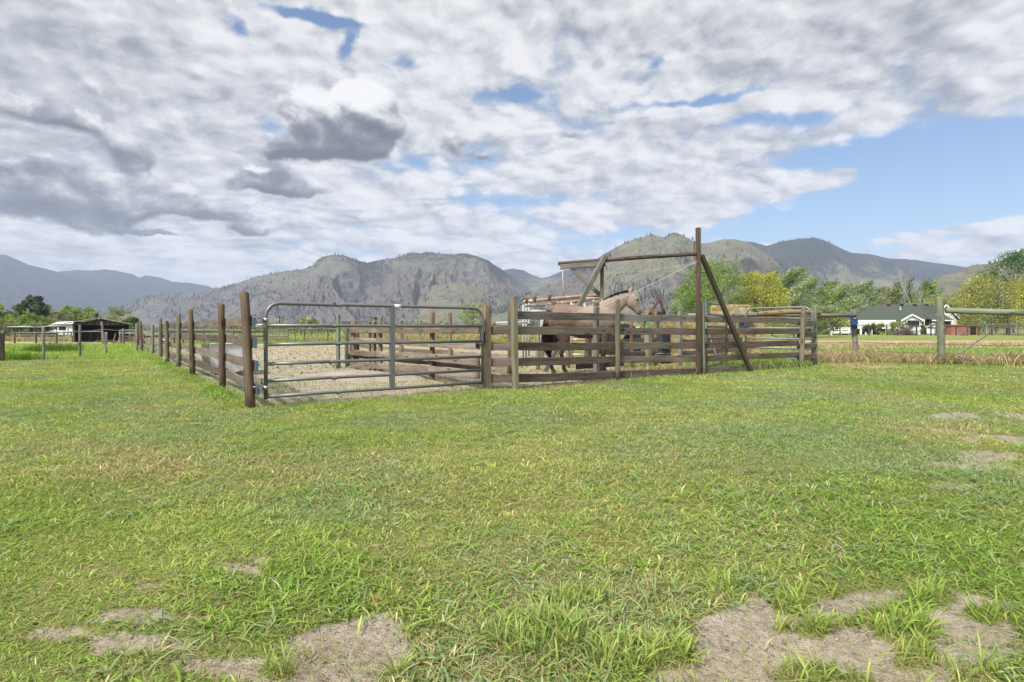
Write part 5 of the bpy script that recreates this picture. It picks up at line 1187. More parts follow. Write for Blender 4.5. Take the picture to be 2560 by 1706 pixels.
for px, Y, w, lab in ((1570, 300, 12, 'low pinkish shed across the valley under the muzzle of the horse'),):
    p = pt(px, 0, Y); o = thing('far_shed', lab, 'shed', (p.x, Y, 0)); MB().box((p.x, Y, 1.2), (w, 6, 2.4)).build('wall', MATS['white_siding'], o); MB().slab([Vector((p.x - w / 2 - .4, Y - 3.4, 2.4)), Vector((p.x + w / 2 + .4, Y - 3.4, 2.4)), Vector((p.x + w / 2 + .4, Y + .2, 3.8)), Vector((p.x - w / 2 - .4, Y + .2, 3.8))], (0, 0, .2)).build('roof', MATS['brick_red'], o)
# ---------------------------------------------------------------- trees
def limb(m, a, b, r0, r1, bend=.12, n=6):
    a, b = Vector(a), Vector(b); L = (b - a).length; o = Vector((random.uniform(-1, 1), random.uniform(-1, 1), random.uniform(-.2, 1))) * L * bend
    pts = [a + (b - a) * t + o * math.sin(math.pi * t) for t in (0, .25, .5, .75, 1)]
    m.tube(pts, [r0 + (r1 - r0) * t for t in (0, .25, .5, .75, 1)], n, cap=False)
def leaves(C, rad, n, size, cols, drift=(0, 0, 0), aniso=1.0, tone=None):
    """C (k,3) clump centres, rad (k,) -> quads"""
    k = len(C); per = np.maximum(1, (n * rad ** 2 / (rad ** 2).sum()).astype(int)); idx = np.repeat(np.arange(k), per); m = len(idx)
    dv = rng.normal(0, 1, (m, 3)); dv /= np.linalg.norm(dv, axis=1)[:, None]; rr_ = rng.random(m) ** .45
    off_ = dv * (rr_ * rad[idx])[:, None]; dr = np.array(drift, float)
    if aniso != 1.0:
        u = dr / (np.linalg.norm(dr) + 1e-6); pr = off_ @ u; off_ = off_ * .72 + np.outer(pr * aniso, u)
    P = C[idx] + off_
    a = rng.normal(0, 1, (m, 3)) + dr * 1.6; a /= np.linalg.norm(a, axis=1)[:, None]; nrm = rng.normal(0, 1, (m, 3)) + np.array([0, 0, .5]); b = np.cross(a, nrm); b /= np.linalg.norm(b, axis=1)[:, None] + 1e-6
    s = size * rng.uniform(.6, 1.35, m)[:, None]; a = a * s; b = b * s * .46
    V = np.stack([P - a, P + b * .9, P + a, P - b * .9], 1).reshape(-1, 3)
    cl = np.array(cols); ci = rng.integers(0, len(cl), k); tn = rng.uniform(.72, 1.25, k) if tone is None else tone
    c = cl[ci][idx] * (tn[idx] * rng.uniform(.75, 1.28, m))[:, None]
    return V, np.repeat(c, 4, 0)
def crown_obj(root, V, Cc, m='leaf', name='crown'):
    q = np.arange(len(V)).reshape(-1, 4); return np_mesh(name, V, [q], MATS[m], root, color=Cc)
def crown_points(cx, cy, z0, z1, rx, ry, n, shape='egg'):
    out = []
    while len(out) < n:
        t = random.random(); a = random.random() * 2 * math.pi
        prof = {'egg': math.sin(math.pi * (t * .86 + .10)) ** .7, 'cone': (1 - t) ** .8 * .9 + .1, 'poplar': math.sin(math.pi * min(1, t * .80 + .14)) ** .8, 'dome': math.sqrt(max(0, 1 - (t * 1.04 - .16) ** 2)) if t > .12 else t / .12 * .9, 'flat': .75 + .25 * math.sin(math.pi * t)}[shape]
        q = math.sqrt(random.random()) * .6 + .4; q = q * prof * random.uniform(.8, 1.12)
        out.append((cx + math.cos(a) * rx * q, cy + math.sin(a) * ry * q, z0 + (z1 - z0) * t))
    return np.array(out)
GREENS = {'poplar': [(.19, .27, .075), (.245, .32, .105), (.155, .225, .065)], 'silver': [(.25, .32, .14), (.30, .36, .185), (.19, .26, .10)], 'yellow': [(.36, .365, .078), (.43, .43, .10), (.27, .295, .062)], 'maple': [(.085, .165, .042), (.12, .205, .058), (.065, .13, .035)],
          'fresh': [(.20, .30, .055), (.25, .345, .08), (.16, .25, .045)], 'olive': [(.23, .25, .10), (.275, .285, .125), (.185, .21, .085)], 'pine': [(.075, .10, .045), (.10, .125, .055), (.055, .075, .035)], 'pale': [(.27, .335, .15), (.32, .375, .185), (.22, .285, .125)], 'ochre': [(.30, .31, .09), (.355, .36, .12), (.22, .25, .075)], 'dark': [(.055, .085, .033), (.08, .115, .045)]}
def tree(name, label, px, base_y, top_py, wpx, kind='poplar', shape='egg', n=4500, clumps=60, leaf=None, trunk=.10, z0f=.16, group=None, drift=(0, 0, 0), aniso=1.0, bark='bark', stems=1, rf=.30):
    Y = base_y; top = pt(px, top_py, Y); w = wpx * Y / F; zg = gz(top.x, Y); h = top.z - zg; x = top.x
    o = thing(name, label, 'tree' if 'bush' not in name and 'shrub' not in name else 'bush', (x, Y, zg), group)
    leaf = leaf or max(.09, Y * .0018)
    C = crown_points(x, Y, zg + h * z0f, zg + h * .97, w / 2, w / 2, clumps, shape); rad = np.array([random.uniform(.55, 1.15) for _ in C]) * w * rf * .5
    C[:, 2] = np.minimum(C[:, 2], zg + h - rad * .7)
    m = MB(); tr = trunk * (h / 8) * (.8 if stems > 1 else 1)
    bases = [Vector((x + random.uniform(-.4, .4) * (stems > 1), Y, zg - .1)) for _ in range(stems)]
    tops = []
    for q in bases:
        tp = Vector((x + random.uniform(-.25, .25) * w * (.3 + .5 * (stems > 1)), Y + random.uniform(-.2, .2), zg + h * random.uniform(.62, .8))); tops.append(tp)
        limb(m, q, tp, tr, tr * .3, .04, 7)
    for k in range(0, len(C), 2):
        q = random.randrange(stems); t = max(.15, min(.95, (C[k][2] - zg) / h * .62)); a = bases[q].lerp(tops[q], t); limb(m, a, C[k], tr * .34 * (1 - t * .6), tr * .06, .10, 4)
    m.build('trunk', MATS[bark], o, True)
    V, cc = leaves(C, rad, n, leaf, GREENS[kind], drift, aniso); crown_obj(o, V, cc, 'needle' if kind == 'pine' else 'leaf'); return o
def bare(name, label, px, Y, top_py, wpx, bark='bark', levels=4, leafk=None, group=None, nl=900, spread=.55):
    top = pt(px, top_py, Y); zg = gz(top.x, Y); h = top.z - zg; w = wpx * Y / F; o = thing(name, label, 'tree', (top.x, Y, zg), group); m = MB(); tips = []
    def rec(a, d_, L, r, lev):
        b = a + d_ * L; limb(m, a, b, r, r * .6, .06, 5 if lev < 2 else 3)
        if lev >= levels: tips.append(tuple(b)); return
        for k in range(random.choice((2, 3, 3))):
            an = random.random() * 2 * math.pi; sp = spread * random.uniform(.5, 1.2)
            nd = (d_ + Vector((math.cos(an) * sp, math.sin(an) * sp, random.uniform(-.05, .35)))).normalized(); rec(a.lerp(b, random.uniform(.65, 1)), nd, L * random.uniform(.62, .85), r * .55, lev + 1)
    rec(Vector((top.x, Y, zg - .1)), Vector((random.uniform(-.05, .05), 0, 1)), h * .36, max(.012 * h, Y * .0007), 0)
    V = np.array([tuple(v) for v in m.v]); sc_ = np.array([w / max(.1, np.ptp(V[:, 0])), w / max(.1, np.ptp(V[:, 0])), h / max(.1, V[:, 2].max() - zg)]); c0 = np.array([top.x, Y, zg])
    m.v = [Vector(c0 + (v - c0) * sc_) for v in V]; m.build('trunk', MATS[bark], o, True)
    if leafk:
        C = c0 + (np.array(tips) - c0) * sc_; V, cc = leaves(C, np.full(len(C), w * .07), nl, max(.09, Y * .0016), GREENS[leafk]); crown_obj(o, V, cc)
    return o
def willow(name, label, px, Y, top_py, wpx, bot=.12, kind='yellow', n=1000, seg=11):
    top = pt(px, top_py, Y); zg = gz(top.x, Y); h = top.z - zg; w = wpx * Y / F; o = thing(name, label, 'tree', (top.x, Y, zg)); x = top.x
    C = crown_points(x, Y, zg + h * .42, zg + h * .98, w * .46, w * .46, 60, 'dome'); m = MB(); limb(m, (x, Y, zg - .1), (x, Y, zg + h * .5), .035 * h, .02 * h, .05, 8)
    for c in C[::2]: limb(m, (x, Y, zg + h * random.uniform(.3, .5)), c, .011 * h, .003 * h, .15, 5)
    m.build('trunk', MATS['bark'], o, True); P, idx = [], []
    cols = np.array(GREENS[kind]); Vs, Cs = [], []
    for k in range(n):
        c = C[random.randrange(len(C))]; a = random.random() * 6.283; st_ = np.array([c[0] + random.gauss(0, w * .05), c[1] + random.gauss(0, w * .05), c[2] + random.uniform(0, .06) * h]); out = np.array([c[0] - x, c[1] - Y, 0]); out = out / (np.linalg.norm(out) + .2)
        L = random.uniform(.30, .75) * h; L = min(L, st_[2] - zg - bot * h * random.uniform(.6, 1.3)); 
        if L < .3: continue
        col = cols[random.randrange(3)] * random.uniform(.65, 1.3)
        for q in range(seg):
            t = q / seg; p = st_ + out * (.10 * w * math.sin(min(1, t * 2) * 1.57)) * .7 + np.array([.04 * w * t * .4, 0, -L * t * t * .5 - L * t * .5 + .05 * h * math.sin(min(1, t * 3) * 3.14)]); s = Y * .0021 * random.uniform(.7, 1.3)
            dr = np.array([random.gauss(0, .3), random.gauss(0, .3), -1.1]) * s; sd_ = np.array([random.gauss(0, 1), random.gauss(0, 1), 0]); sd_ = sd_ / (np.linalg.norm(sd_) + .01) * s * .38
            Vs += [p, p + dr * .5 + sd_, p + dr * 1.15, p + dr * .5 - sd_]; Cs += [col * random.uniform(.85, 1.15)] * 4
    V, cc = leaves(C, np.full(len(C), w * .10), int(n * 4.5), Y * .0019, GREENS[kind]); crown_obj(o, np.vstack([np.array(Vs), V]), np.vstack([np.array(Cs), cc])); return o
W = (.6, 0, .35)
# right-hand belt of trees behind the hay
tree('poplar', 'big silvery green poplar behind the tall mast', 1778, 56, 654, 170, 'poplar', 'poplar', 17000, 120, trunk=.12, z0f=.14, drift=W, aniso=1.3, rf=.27)
tree('poplar', 'lower grey-green poplar leaning left of the tall mast', 1725, 60, 715, 80, 'poplar', 'egg', 5600, 50, drift=(-.6, 0, .4), aniso=1.3, z0f=.2)
willow('willow', 'round golden willow with hanging shoots above the hay', 1900, 58, 684, 142)
bare('bare_tree', 'thin bare pale tree sticking up behind the golden willow', 1866, 75, 652, 60, 'pale_bark', 5)
tree('poplar', 'silver poplar rising close to the right of the golden willow', 1985, 64, 668, 95, 'silver', 'poplar', 8200, 70, drift=W, aniso=1.4, z0f=.1)
tree('poplar', 'dark green poplar crown behind the golden willow', 1930, 80, 678, 90, 'poplar', 'egg', 3600, 46, drift=W, aniso=1.2)
tree('poplar', 'windswept silver poplar above the far corner post', 2035, 66, 700, 90, 'silver', 'poplar', 7600, 66, drift=W, aniso=1.5, bark='pale_bark', z0f=.1)
tree('poplar', 'slender green poplar between the corner post and the house', 2075, 72, 704, 62, 'poplar', 'poplar', 5600, 56, drift=W, aniso=1.4, bark='pale_bark', z0f=.08)
tree('poplar', 'pale windswept poplar left of the house roof', 2112, 110, 712, 80, 'silver', 'poplar', 7000, 66, drift=W, aniso=1.6, bark='pale_bark', z0f=.08)
tree('birch', 'white-stemmed pale tree right over the blue box', 2160, 118, 708, 76, 'silver', 'poplar', 6400, 60, drift=W, aniso=1.6, bark='pale_bark', z0f=.1)
tree('poplar', 'yellow-green rounded tree directly behind the left roof end', 2215, 122, 718, 92, 'olive', 'egg', 4200, 50, drift=W, aniso=1.2)
tree('poplar', 'dark green pair of crowns behind the middle of the roof', 2262, 128, 705, 80, 'maple', 'poplar', 4200, 50, drift=(.1, 0, .6), aniso=1.2)
tree('poplar', 'grey-green poplar behind the right roof end', 2320, 130, 705, 70, 'poplar', 'poplar', 3800, 46, drift=(.1, 0, .6), aniso=1.3)
bare('dead_tree', 'tall dead brown tree standing above the house roof', 2277, 116, 655, 50, 'pale_bark', 5, spread=.32)
bare('dead_tree', 'pale bare tree forking right of the dead brown one', 2296, 118, 690, 46, 'pale_bark', 5, spread=.4)
willow('willow', 'low ochre willow behind the right end of the house', 2372, 120, 736, 130, .1, 'ochre', 520)
willow('willow', 'huge golden willow filling the right edge', 2520, 96, 694, 250, .10, 'ochre', 1500, 8)
willow('willow', 'golden willow in front at the edge, right of the kennel fence', 2600, 84, 700, 150, .12, 'yellow', 700, 8)
tree('maple', 'dark green maple rising over the golden willow', 2535, 125, 630, 140, 'maple', 'egg', 7500, 70, trunk=.12, z0f=.25, rf=.33)
tree('maple', 'smaller dark green tree left of the tall maple', 2490, 128, 678, 66, 'maple', 'egg', 2600, 34)
for px, Y, t, w, k, lab in ((1800, 90, 762, 120, 'poplar', 'green undergrowth tree behind the lone top bale'), (2010, 95, 758, 90, 'olive', 'olive bush behind the silver poplars near the corner post'), (2065, 96, 770, 80, 'fresh', 'fresh green bush below the slender poplar'), (2130, 116, 772, 60, 'olive', 'olive bush beside the porch end'), (2445, 104, 758, 120, 'olive', 'olive thicket behind the brick shed'), (2100, 92, 800, 60, 'ochre', 'yellow shrub behind the white bench')):
    tree('bush', lab, px, Y, t, w, k, 'dome', 2200, 30, z0f=.04, rf=.4)
for px, Y, t, w, k, lab in ((2179, 97, 809, 32, 'dark', 'dark green round shrub before the porch'), (2203, 96, 811, 18, 'fresh', 'light green shrub right of the dark one at the porch'), (2240, 96, 806, 36, 'fresh', 'tall light green shrub beside the small gable'), (2309, 96, 813, 14, 'olive', 'little olive shrub between the two glasshouses'), (2100, 93, 815, 40, 'pale', 'pale pinkish shrub left of the porch deck')):
    tree('shrub', lab, px, Y, t, w, k, 'dome', 1300, 22, z0f=.02, rf=.42, trunk=.2)
def brush(name, label, px, Y, w, h, n=260, col='bark', r=.02):
    p = pt(px, 0, Y); m = MB()
    for k in range(n):
        a = Vector((p.x + random.gauss(0, w * .28), Y + random.gauss(0, w * .15), 0)); q = max(.05, h * (1 - abs(a.x - p.x) / w * 1.6)); a.z = random.uniform(0, q * .8); d_ = Vector((random.gauss(0, 1), random.gauss(0, .6), random.gauss(.15, .5))).normalized() * random.uniform(.3, .8) * h
        m.tube([a, a + d_ * .5 + Vector((0, 0, .05)), a + d_], [r, r * .8, r * .4], 4, cap=False)
    o = m.build(name, MATS[col], None, False, (p.x, Y, 0)); tag(o, label, 'brush pile')
brush('brush_pile', 'heap of dead brown branches before the left glasshouse', 2261, 88, 3.0, 1.5, 420, 'bark', .03)
brush('brush_pile', 'small heap of pale dead twigs right of the glasshouses', 2410, 86, 1.2, .5, 120, 'silver_wood', .02)
# left-hand belt
tree('pine_tree', 'dark pine spreading over the low shed', 84, 118, 739, 60, 'pine', 'egg', 6500, 80, z0f=.3, rf=.25, trunk=.11, drift=(0, 0, .5))
LB = ((-15, 108, 752, 60, 'fresh', 'egg', 'green tree at the extreme left edge'), (22, 110, 775, 46, 'olive', 'poplar', 'thin grey-green tree second from the left edge'), (38, 125, 762, 40, 'poplar', 'poplar', 'tall faint tree left of the dark pine'), (45, 100, 786, 60, 'fresh', 'dome', 'bushy green tree above the left of the shed roof'), (68, 98, 778, 44, 'fresh', 'poplar', 'bright pale-stemmed green tree right above the low shed'),
      (122, 130, 762, 34, 'fresh', 'flat', 'tall flat-topped green tree right of the pine'), (112, 105, 792, 60, 'olive', 'dome', 'olive thicket between pine and camper'), (178, 120, 765, 52, 'fresh', 'flat', 'flat-crowned green tree above the camper'), (212, 122, 768, 50, 'fresh', 'dome', 'flat-crowned green tree above the left barn roof'), (210, 106, 788, 40, 'fresh', 'dome', 'bright green bush right behind the barn roof ridge'),
      (330, 84, 792, 44, 'maple', 'dome', 'round dark green bush at the right end of the barn'), (10, 96, 798, 60, 'olive', 'dome', 'low olive bush at the far left behind the shed'), (95, 96, 806, 50, 'olive', 'dome', 'low bush directly behind the shed roof'))
for px, Y, t, w, k, s_, lab in LB:
    tree('bush' if 'bush' in lab or 'thicket' in lab else 'tree', lab, px, Y, t, w, k, s_, 2300, 34, z0f=.30 if s_ == 'flat' else .06, bark='pale_bark' if 'pale-stemmed' in lab else 'bark', rf=.36)
for px, Y, t, w, lk, lab in ((148, 112, 768, 30, None, 'dark bare tree behind the camper'), (128, 116, 780, 40, 'olive', 'grey half-bare tree left of the camper'), (190, 118, 775, 60, 'olive', 'brownish half-bare tree above the camper roof'), (262, 110, 768, 62, 'olive', 'spreading grey bare tree above the barn ridge'), (292, 114, 790, 50, 'ochre', 'low tan bare shrubs behind the right of the barn roof'), (235, 116, 776, 50, 'olive', 'grey bare tree beside the stove pipe'), (20, 116, 782, 40, None, 'bare grey tree near the left edge'), (163, 116, 782, 30, None, 'thin bare tree directly above the camper')):
    bare('bare_tree', lab, px, Y, t, w, 'bark', 5, lk, nl=700)
# valley trees in the middle
tree('tree', 'pale green round tree behind the right end of the tube gate', 1190, 130, 757, 88, 'pale', 'dome', 3600, 60, z0f=.08, stems=3, rf=.26)
tree('tree', 'yellowish round tree far off beyond the orchard', 762, 250, 795, 38, 'ochre', 'dome', 1500, 26, z0f=.05, leaf=.35)
tree('tree', 'greener half of the far round tree pair beyond the orchard', 786, 252, 798, 26, 'fresh', 'dome', 1100, 20, z0f=.05, leaf=.35)
tree('pine_tree', 'small dark conifer far off above the pen doorway', 939.6, 250, 793, 18, 'pine', 'cone', 1000, 20, z0f=.05, leaf=.35)
for px, Y, t, w, k, lab in ((828, 260, 807, 14, 'fresh', 'tiny green bush left of the tall pen post'), (1062, 280, 804, 26, 'fresh', 'bright bush far off between the gate posts'), (1052, 300, 803, 22, 'maple', 'dark tree far off beside the bright bush'), (1100, 300, 804, 18, 'dark', 'dark round tree left of the pale green tree'), (1122, 300, 803, 22, 'dark', 'dark round tree touching the pale green tree'), (684, 280, 808, 14, 'dark', 'small dark tree beside the first utility pole'), (912, 280, 810, 30, 'ochre', 'yellow bush left of the small dark conifer'), (1239, 220, 808, 30, 'fresh', 'green bush seen past the latch post')):
    tree('bush' if 'bush' in lab else 'tree', lab, px, Y, t, w, k, 'dome', 700, 16, z0f=.04, leaf=.35)
# far tree belts and orchard: masses
def belt(name, label, x0, x1, Y0, Y1, n, h0, h1, kinds, leaf):
    cx = rng.uniform(x0, x1, n); cy = rng.uniform(Y0, Y1, n); cx = cx * cy / F
    hh = rng.uniform(h0, h1, n); C = np.stack([cx, cy, hh * .5], -1); V, cc = leaves(C, hh * .62, n * 34, leaf, [c for k in kinds for c in GREENS[k]])
    V[:, 2] = np.maximum(V[:, 2], .0); o = crown_obj(None, V, cc, 'leaf', name); tag(o, label, 'trees', kind='stuff')
belt('far_wood', 'dark green tree belt across the valley floor', -1000, 1000, 520, 760, 300, 3, 7, ('maple', 'poplar', 'olive', 'dark'), 1.1)
belt('far_wood', 'tree belt at the foot of the right mountain', 250, 900, 150, 300, 130, 3, 6, ('poplar', 'olive', 'fresh', 'silver'), .5)
belt('far_wood', 'green thicket behind the farmyard trees', -1320, -960, 130, 170, 60, 3, 6, ('fresh', 'olive', 'poplar'), .3)
# orchard rows
ov, oc = [], []
rows = []
for Yr in np.arange(74, 135, 5.5):
    for x in np.arange((560 - CX) * Yr / F, (1120 - CX) * Yr / F, 1.15): rows.append((x + rng.normal(0, .1), Yr + rng.normal(0, .15), rng.uniform(1.35, 2.0)))
rows = np.array(rows); CO = np.repeat(rows, 3, 0); CO[:, 2] = CO[:, 2] * np.tile([.45, .7, .92], len(rows))
V, cc = leaves(CO, np.full(len(CO), .42), len(CO) * 9, .17, [(.15, .21, .06), (.19, .25, .085), (.12, .17, .045)]); V[:, 2] = np.maximum(V[:, 2], .1)
m = MB()
for x, y, h in rows[::1]: m.tube([(x, y, 0), (x, y, h * .8)], .04, 4, cap=False)
oo = crown_obj(None, V, cc, 'leaf', 'orchard'); tag(oo, 'rows of young orchard trees in fresh leaf beyond the pen', 'orchard', kind='stuff')
m.build('trunks', MATS['bark'], oo)['kind'] = 'stuff'
# ---------------------------------------------------------------- grass
def blades(name, label, X, Y, Z, hgt, wid, lean, col, seg=3, kind='blade', tipk=1.15, basek=.78, az_=None):
    n = len(X); a = rng.uniform(0, 2 * np.pi, n) if az_ is None else az_; dx, dy = np.cos(a), np.sin(a)
    fa = rng.uniform(0, 2 * np.pi, n); sx, sy = np.cos(fa), np.sin(fa)
    levels = np.linspace(0, 1, seg + 1); V, Cc = [], []
    for t in levels:
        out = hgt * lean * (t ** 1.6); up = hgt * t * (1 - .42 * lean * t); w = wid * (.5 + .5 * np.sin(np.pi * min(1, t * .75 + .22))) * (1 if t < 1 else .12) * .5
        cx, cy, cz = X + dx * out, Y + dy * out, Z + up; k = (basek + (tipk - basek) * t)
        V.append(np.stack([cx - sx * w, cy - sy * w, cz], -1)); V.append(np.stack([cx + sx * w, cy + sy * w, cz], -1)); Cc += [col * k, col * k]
    V = np.stack(V, 1); Cc = np.stack(Cc, 1); m = 2 * (seg + 1); b = np.arange(n)[:, None] * m
    Q = np.concatenate([b + np.array([[2 * i, 2 * i + 1, 2 * i + 3, 2 * i + 2]]) for i in range(seg)])
    o = np_mesh(name, V.reshape(-1, 3), [Q], MATS[kind], color=Cc.reshape(-1, 3)); tag(o, label, 'grass', kind='stuff'); return o
PAL = np.array([(.215, .335, .062), (.280, .385, .080), (.350, .405, .115), (.205, .310, .125), (.270, .345, .170), (.150, .255, .045)])
STRAW = np.array([(.46, .40, .19), (.41, .37, .14), (.52, .46, .26)])
def gzv(X, Y): return -0.7 * sstep(30, 65, Y) * sstep(10, 30, -X)
def hue(X, Y, n):
    """colour of the turf: drifts between fresh green, yellowish, blue-green and straw"""
    a = fbm(X * .42 + 3, Y * .42 + 8, 4); b = fbm(X * .9 + 60, Y * .9 + 33, 4); c = fbm(X * 3.2 + 9, Y * 3.2, 3); q = np.zeros((n, 3))
    mow = .10 * np.exp(-((X + 6.2 + (Y - 10) * .62) / 1.1) ** 2) * (Y > 5); s = .5 + (a - .5) * 1.25 + (c - .5) * .55 + .05 + mow * 1.6 + rng.normal(0, .06, n); i0 = np.clip(((s - .36) / .40) * 2, 0, 1.999); i = i0.astype(int); f = (i0 - i)[:, None]
    g3 = PAL[[5, 1, 2]]; q = g3[i] * (1 - f) + g3[np.minimum(i + 1, 2)] * f; q = q * .68 + PAL[rng.integers(0, 3, n)] * .32
    px, py = photo_xy(X, Y)
    blue = np.clip(sstep(.52, .66, b + rng.normal(0, .04, n)) * .9 + .8 * np.exp(-((px - 1950) / 330) ** 2 - ((py - 1110) / 75) ** 2), 0, 1)[:, None]; q = q * (1 - blue) + PAL[rng.integers(3, 5, n)] * blue
    dry = .10 + .30 * sstep(.52, .66, fbm(X * .7 + 90, Y * .7, 4)) + .35 * np.exp(-((px - 260) / 300) ** 2 - ((py - 1130) / 60) ** 2) + .35 * np.exp(-((px - 2330) / 160) ** 2 - ((py - 1070) / 22) ** 2) + .3 * np.exp(-((px - 560) / 420) ** 2 - ((py - 1180) / 60) ** 2) + .8 * np.exp(-((X - 9.6) / 1.5) ** 2 - ((Y - 15.5) / .8) ** 2)
    k = (rng.random(n) < dry)[:, None]; q = np.where(k, STRAW[rng.integers(0, 3, n)] * rng.uniform(.7, 1.05, (n, 1)), q)
    return q * rng.uniform(.72, 1.28, (n, 1))
def lawn_mask(X, Y):
    u, v = uv(X, Y); e = (fbm(X * 2.2, Y * 2.2, 3) - .5)
    soil, straw, lush = zones(X, Y)
    right_edge = (X > 7.2) & (Y > 16.3 + e * .8)
    return soil, right_edge, lush
def region(Y0, Y1, dens):
    # uniform over the visible wedge plus a margin for a viewer who steps aside
    area = .98 * (Y1 ** 2 - Y0 ** 2) + 3.0 * (Y1 - Y0); n = int(area * dens)
    Y = np.sqrt(rng.random(n) * (Y1 ** 2 - Y0 ** 2) + Y0 ** 2); X = rng.uniform(-1, 1, n) * (.96 * Y + 1.4); return X, Y
def lawn(Y0, Y1, dens, h0, w0, seg, clump=.65):
    X, Y = region(Y0, Y1, dens * (1 - clump)); 
    nc = 9; CX_, CY_ = region(Y0, Y1, dens * clump / nc); r0 = .028 + .0035 * (Y0 + Y1) * .5
    ca = rng.uniform(0, 2 * np.pi, (len(CX_), nc)); cr = np.abs(rng.normal(0, 1, (len(CX_), nc))) * r0
    X2, Y2 = (CX_[:, None] + np.cos(ca) * cr).ravel(), (CY_[:, None] + np.sin(ca) * cr).ravel(); A = np.concatenate([rng.uniform(0, 2 * np.pi, len(X)), (ca + rng.normal(0, .6, ca.shape)).ravel()])
    cb = np.concatenate([rng.normal(0, .1, len(X)), np.repeat(rng.normal(0, .22, len(CX_)), nc)]); X = np.concatenate([X, X2]); Y = np.concatenate([Y, Y2])
    soil, edge, lush = lawn_mask(X, Y); px, py = photo_xy(X, Y); tf = np.zeros(len(X))
    for x, y, rx, ry in TUFT: tf = np.maximum(tf, np.exp(-((px - x) / rx) ** 2 - ((py - y) / ry) ** 2))
    thin = .45 + .75 * sstep(.34, .52, fbm(X * 2.1 + 5, Y * 2.1 + 7, 4)) - .35 * np.exp(-((px - 2400) / 230) ** 2 - ((py - 1110) / 90) ** 2) - .25 * np.exp(-((px - 500) / 420) ** 2 - ((py - 1520) / 90) ** 2); past = (lush > .5)
    keep = (rng.random(len(X)) < (1 - soil * (.985 - .17 * sstep(2.6, 4.0, Y))) * thin) & (~edge) & (Y > Y0 - .1)
    X, Y, A, cb, tf, past = X[keep], Y[keep], A[keep], cb[keep], tf[keep], past[keep]; n = len(X)
    hv_ = fbm(X * 1.2 + 30, Y * 1.2 + 12, 3); h = h0 * rng.uniform(.55, 1.35, n) * (.45 + 1.15 * hv_) * (1 + cb * .8) * (1 + 1.3 * sstep(.35, .75, tf)) * (1 + past * 1.2); w = w0 * rng.uniform(.6, 1.4, n)
    lean = np.clip(rng.uniform(.35, 1.55, n) * (1 - .45 * sstep(.35, .75, tf)), .2, 1.6)
    c = hue(X, Y, n) * (1 + cb[:, None] * .9); tcol = PAL[rng.choice([1, 2, 2, 0], n)] * rng.uniform(.8, 1.25, (n, 1)); kk = (sstep(.3, .7, tf) * .7)[:, None]; c = c * (1 - kk) + tcol * kk
    c = np.where(past[:, None], PAL[rng.choice([0, 1, 1, 2], n)] * rng.uniform(.85, 1.3, (n, 1)), c)
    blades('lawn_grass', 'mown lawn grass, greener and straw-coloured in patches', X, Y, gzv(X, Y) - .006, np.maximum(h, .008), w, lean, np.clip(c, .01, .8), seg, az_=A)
lawn(1.15, 3.2, 7600, .036, .0056, 4)
lawn(3.2, 6.0, 4600, .036, .0062, 3)
lawn(6.0, 11.0, 2100, .042, .0085, 2)
lawn(11.0, 19.0, 700, .042, .014, 2)
lawn(19.0, 45.0, 130, .075, .03, 1)
# the low mat of short, flattened and dead blades under the turf
for Y0, Y1, dens, h0, w0 in ((1.15, 3.2, 6500, .026, .0034), (3.2, 6.5, 2600, .028, .0052), (6.5, 11, 700, .03, .009)):
    X, Y = region(Y0, Y1, dens); soil, edge, lush = lawn_mask(X, Y); keep = (rng.random(len(X)) < 1.02 - soil * 1.0) & ~edge; X, Y = X[keep], Y[keep]; n = len(X)
    c = hue(X, Y, n); dead = (rng.random(n) < .36)[:, None]; c = np.where(dead, STRAW[rng.integers(0, 3, n)] * rng.uniform(.6, 1.05, (n, 1)), c)
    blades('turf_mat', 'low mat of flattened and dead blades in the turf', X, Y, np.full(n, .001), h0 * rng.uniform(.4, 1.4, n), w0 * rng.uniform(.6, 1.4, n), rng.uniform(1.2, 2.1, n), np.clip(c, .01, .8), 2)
# pebbles and crumbs on the bare patches
X, Y = region(1.2, 6.5, 500); soil, edge, lush = lawn_mask(X, Y); keep = soil > .55; X, Y = X[keep], Y[keep]; n = len(X); r_ = .002 + .008 * rng.random(n) ** 5
vs = np.array([(1, 0, 0), (-.1, .9, 0), (-1, .1, 0), (.1, -.95, 0), (.1, .1, .75)]); A = rng.uniform(0, 6.28, n); ca, sa = np.cos(A), np.sin(A); q = vs[None] * r_[:, None, None] * rng.uniform(.65, 1.4, (n, 5, 1))
P = np.stack([X[:, None] + q[..., 0] * ca[:, None] - q[..., 1] * sa[:, None], Y[:, None] + q[..., 0] * sa[:, None] + q[..., 1] * ca[:, None], q[..., 2] - .012 * soil[keep][:, None]], -1).reshape(-1, 3); b = np.arange(n)[:, None] * 5
Tt = np.concatenate([b + np.array([[i, (i + 1) % 4, 4]]) for i in range(4)]); o = np_mesh('pebbles', P, [Tt], MATS['needle'], color=(np.array([(.31, .26, .21), (.24, .195, .155), (.34, .29, .24), (.17, .135, .10)])[rng.integers(0, 4, n)]).repeat(5, 0)); tag(o, 'pebbles and crumbs of earth on the bare patches', 'pebbles', kind='stuff')
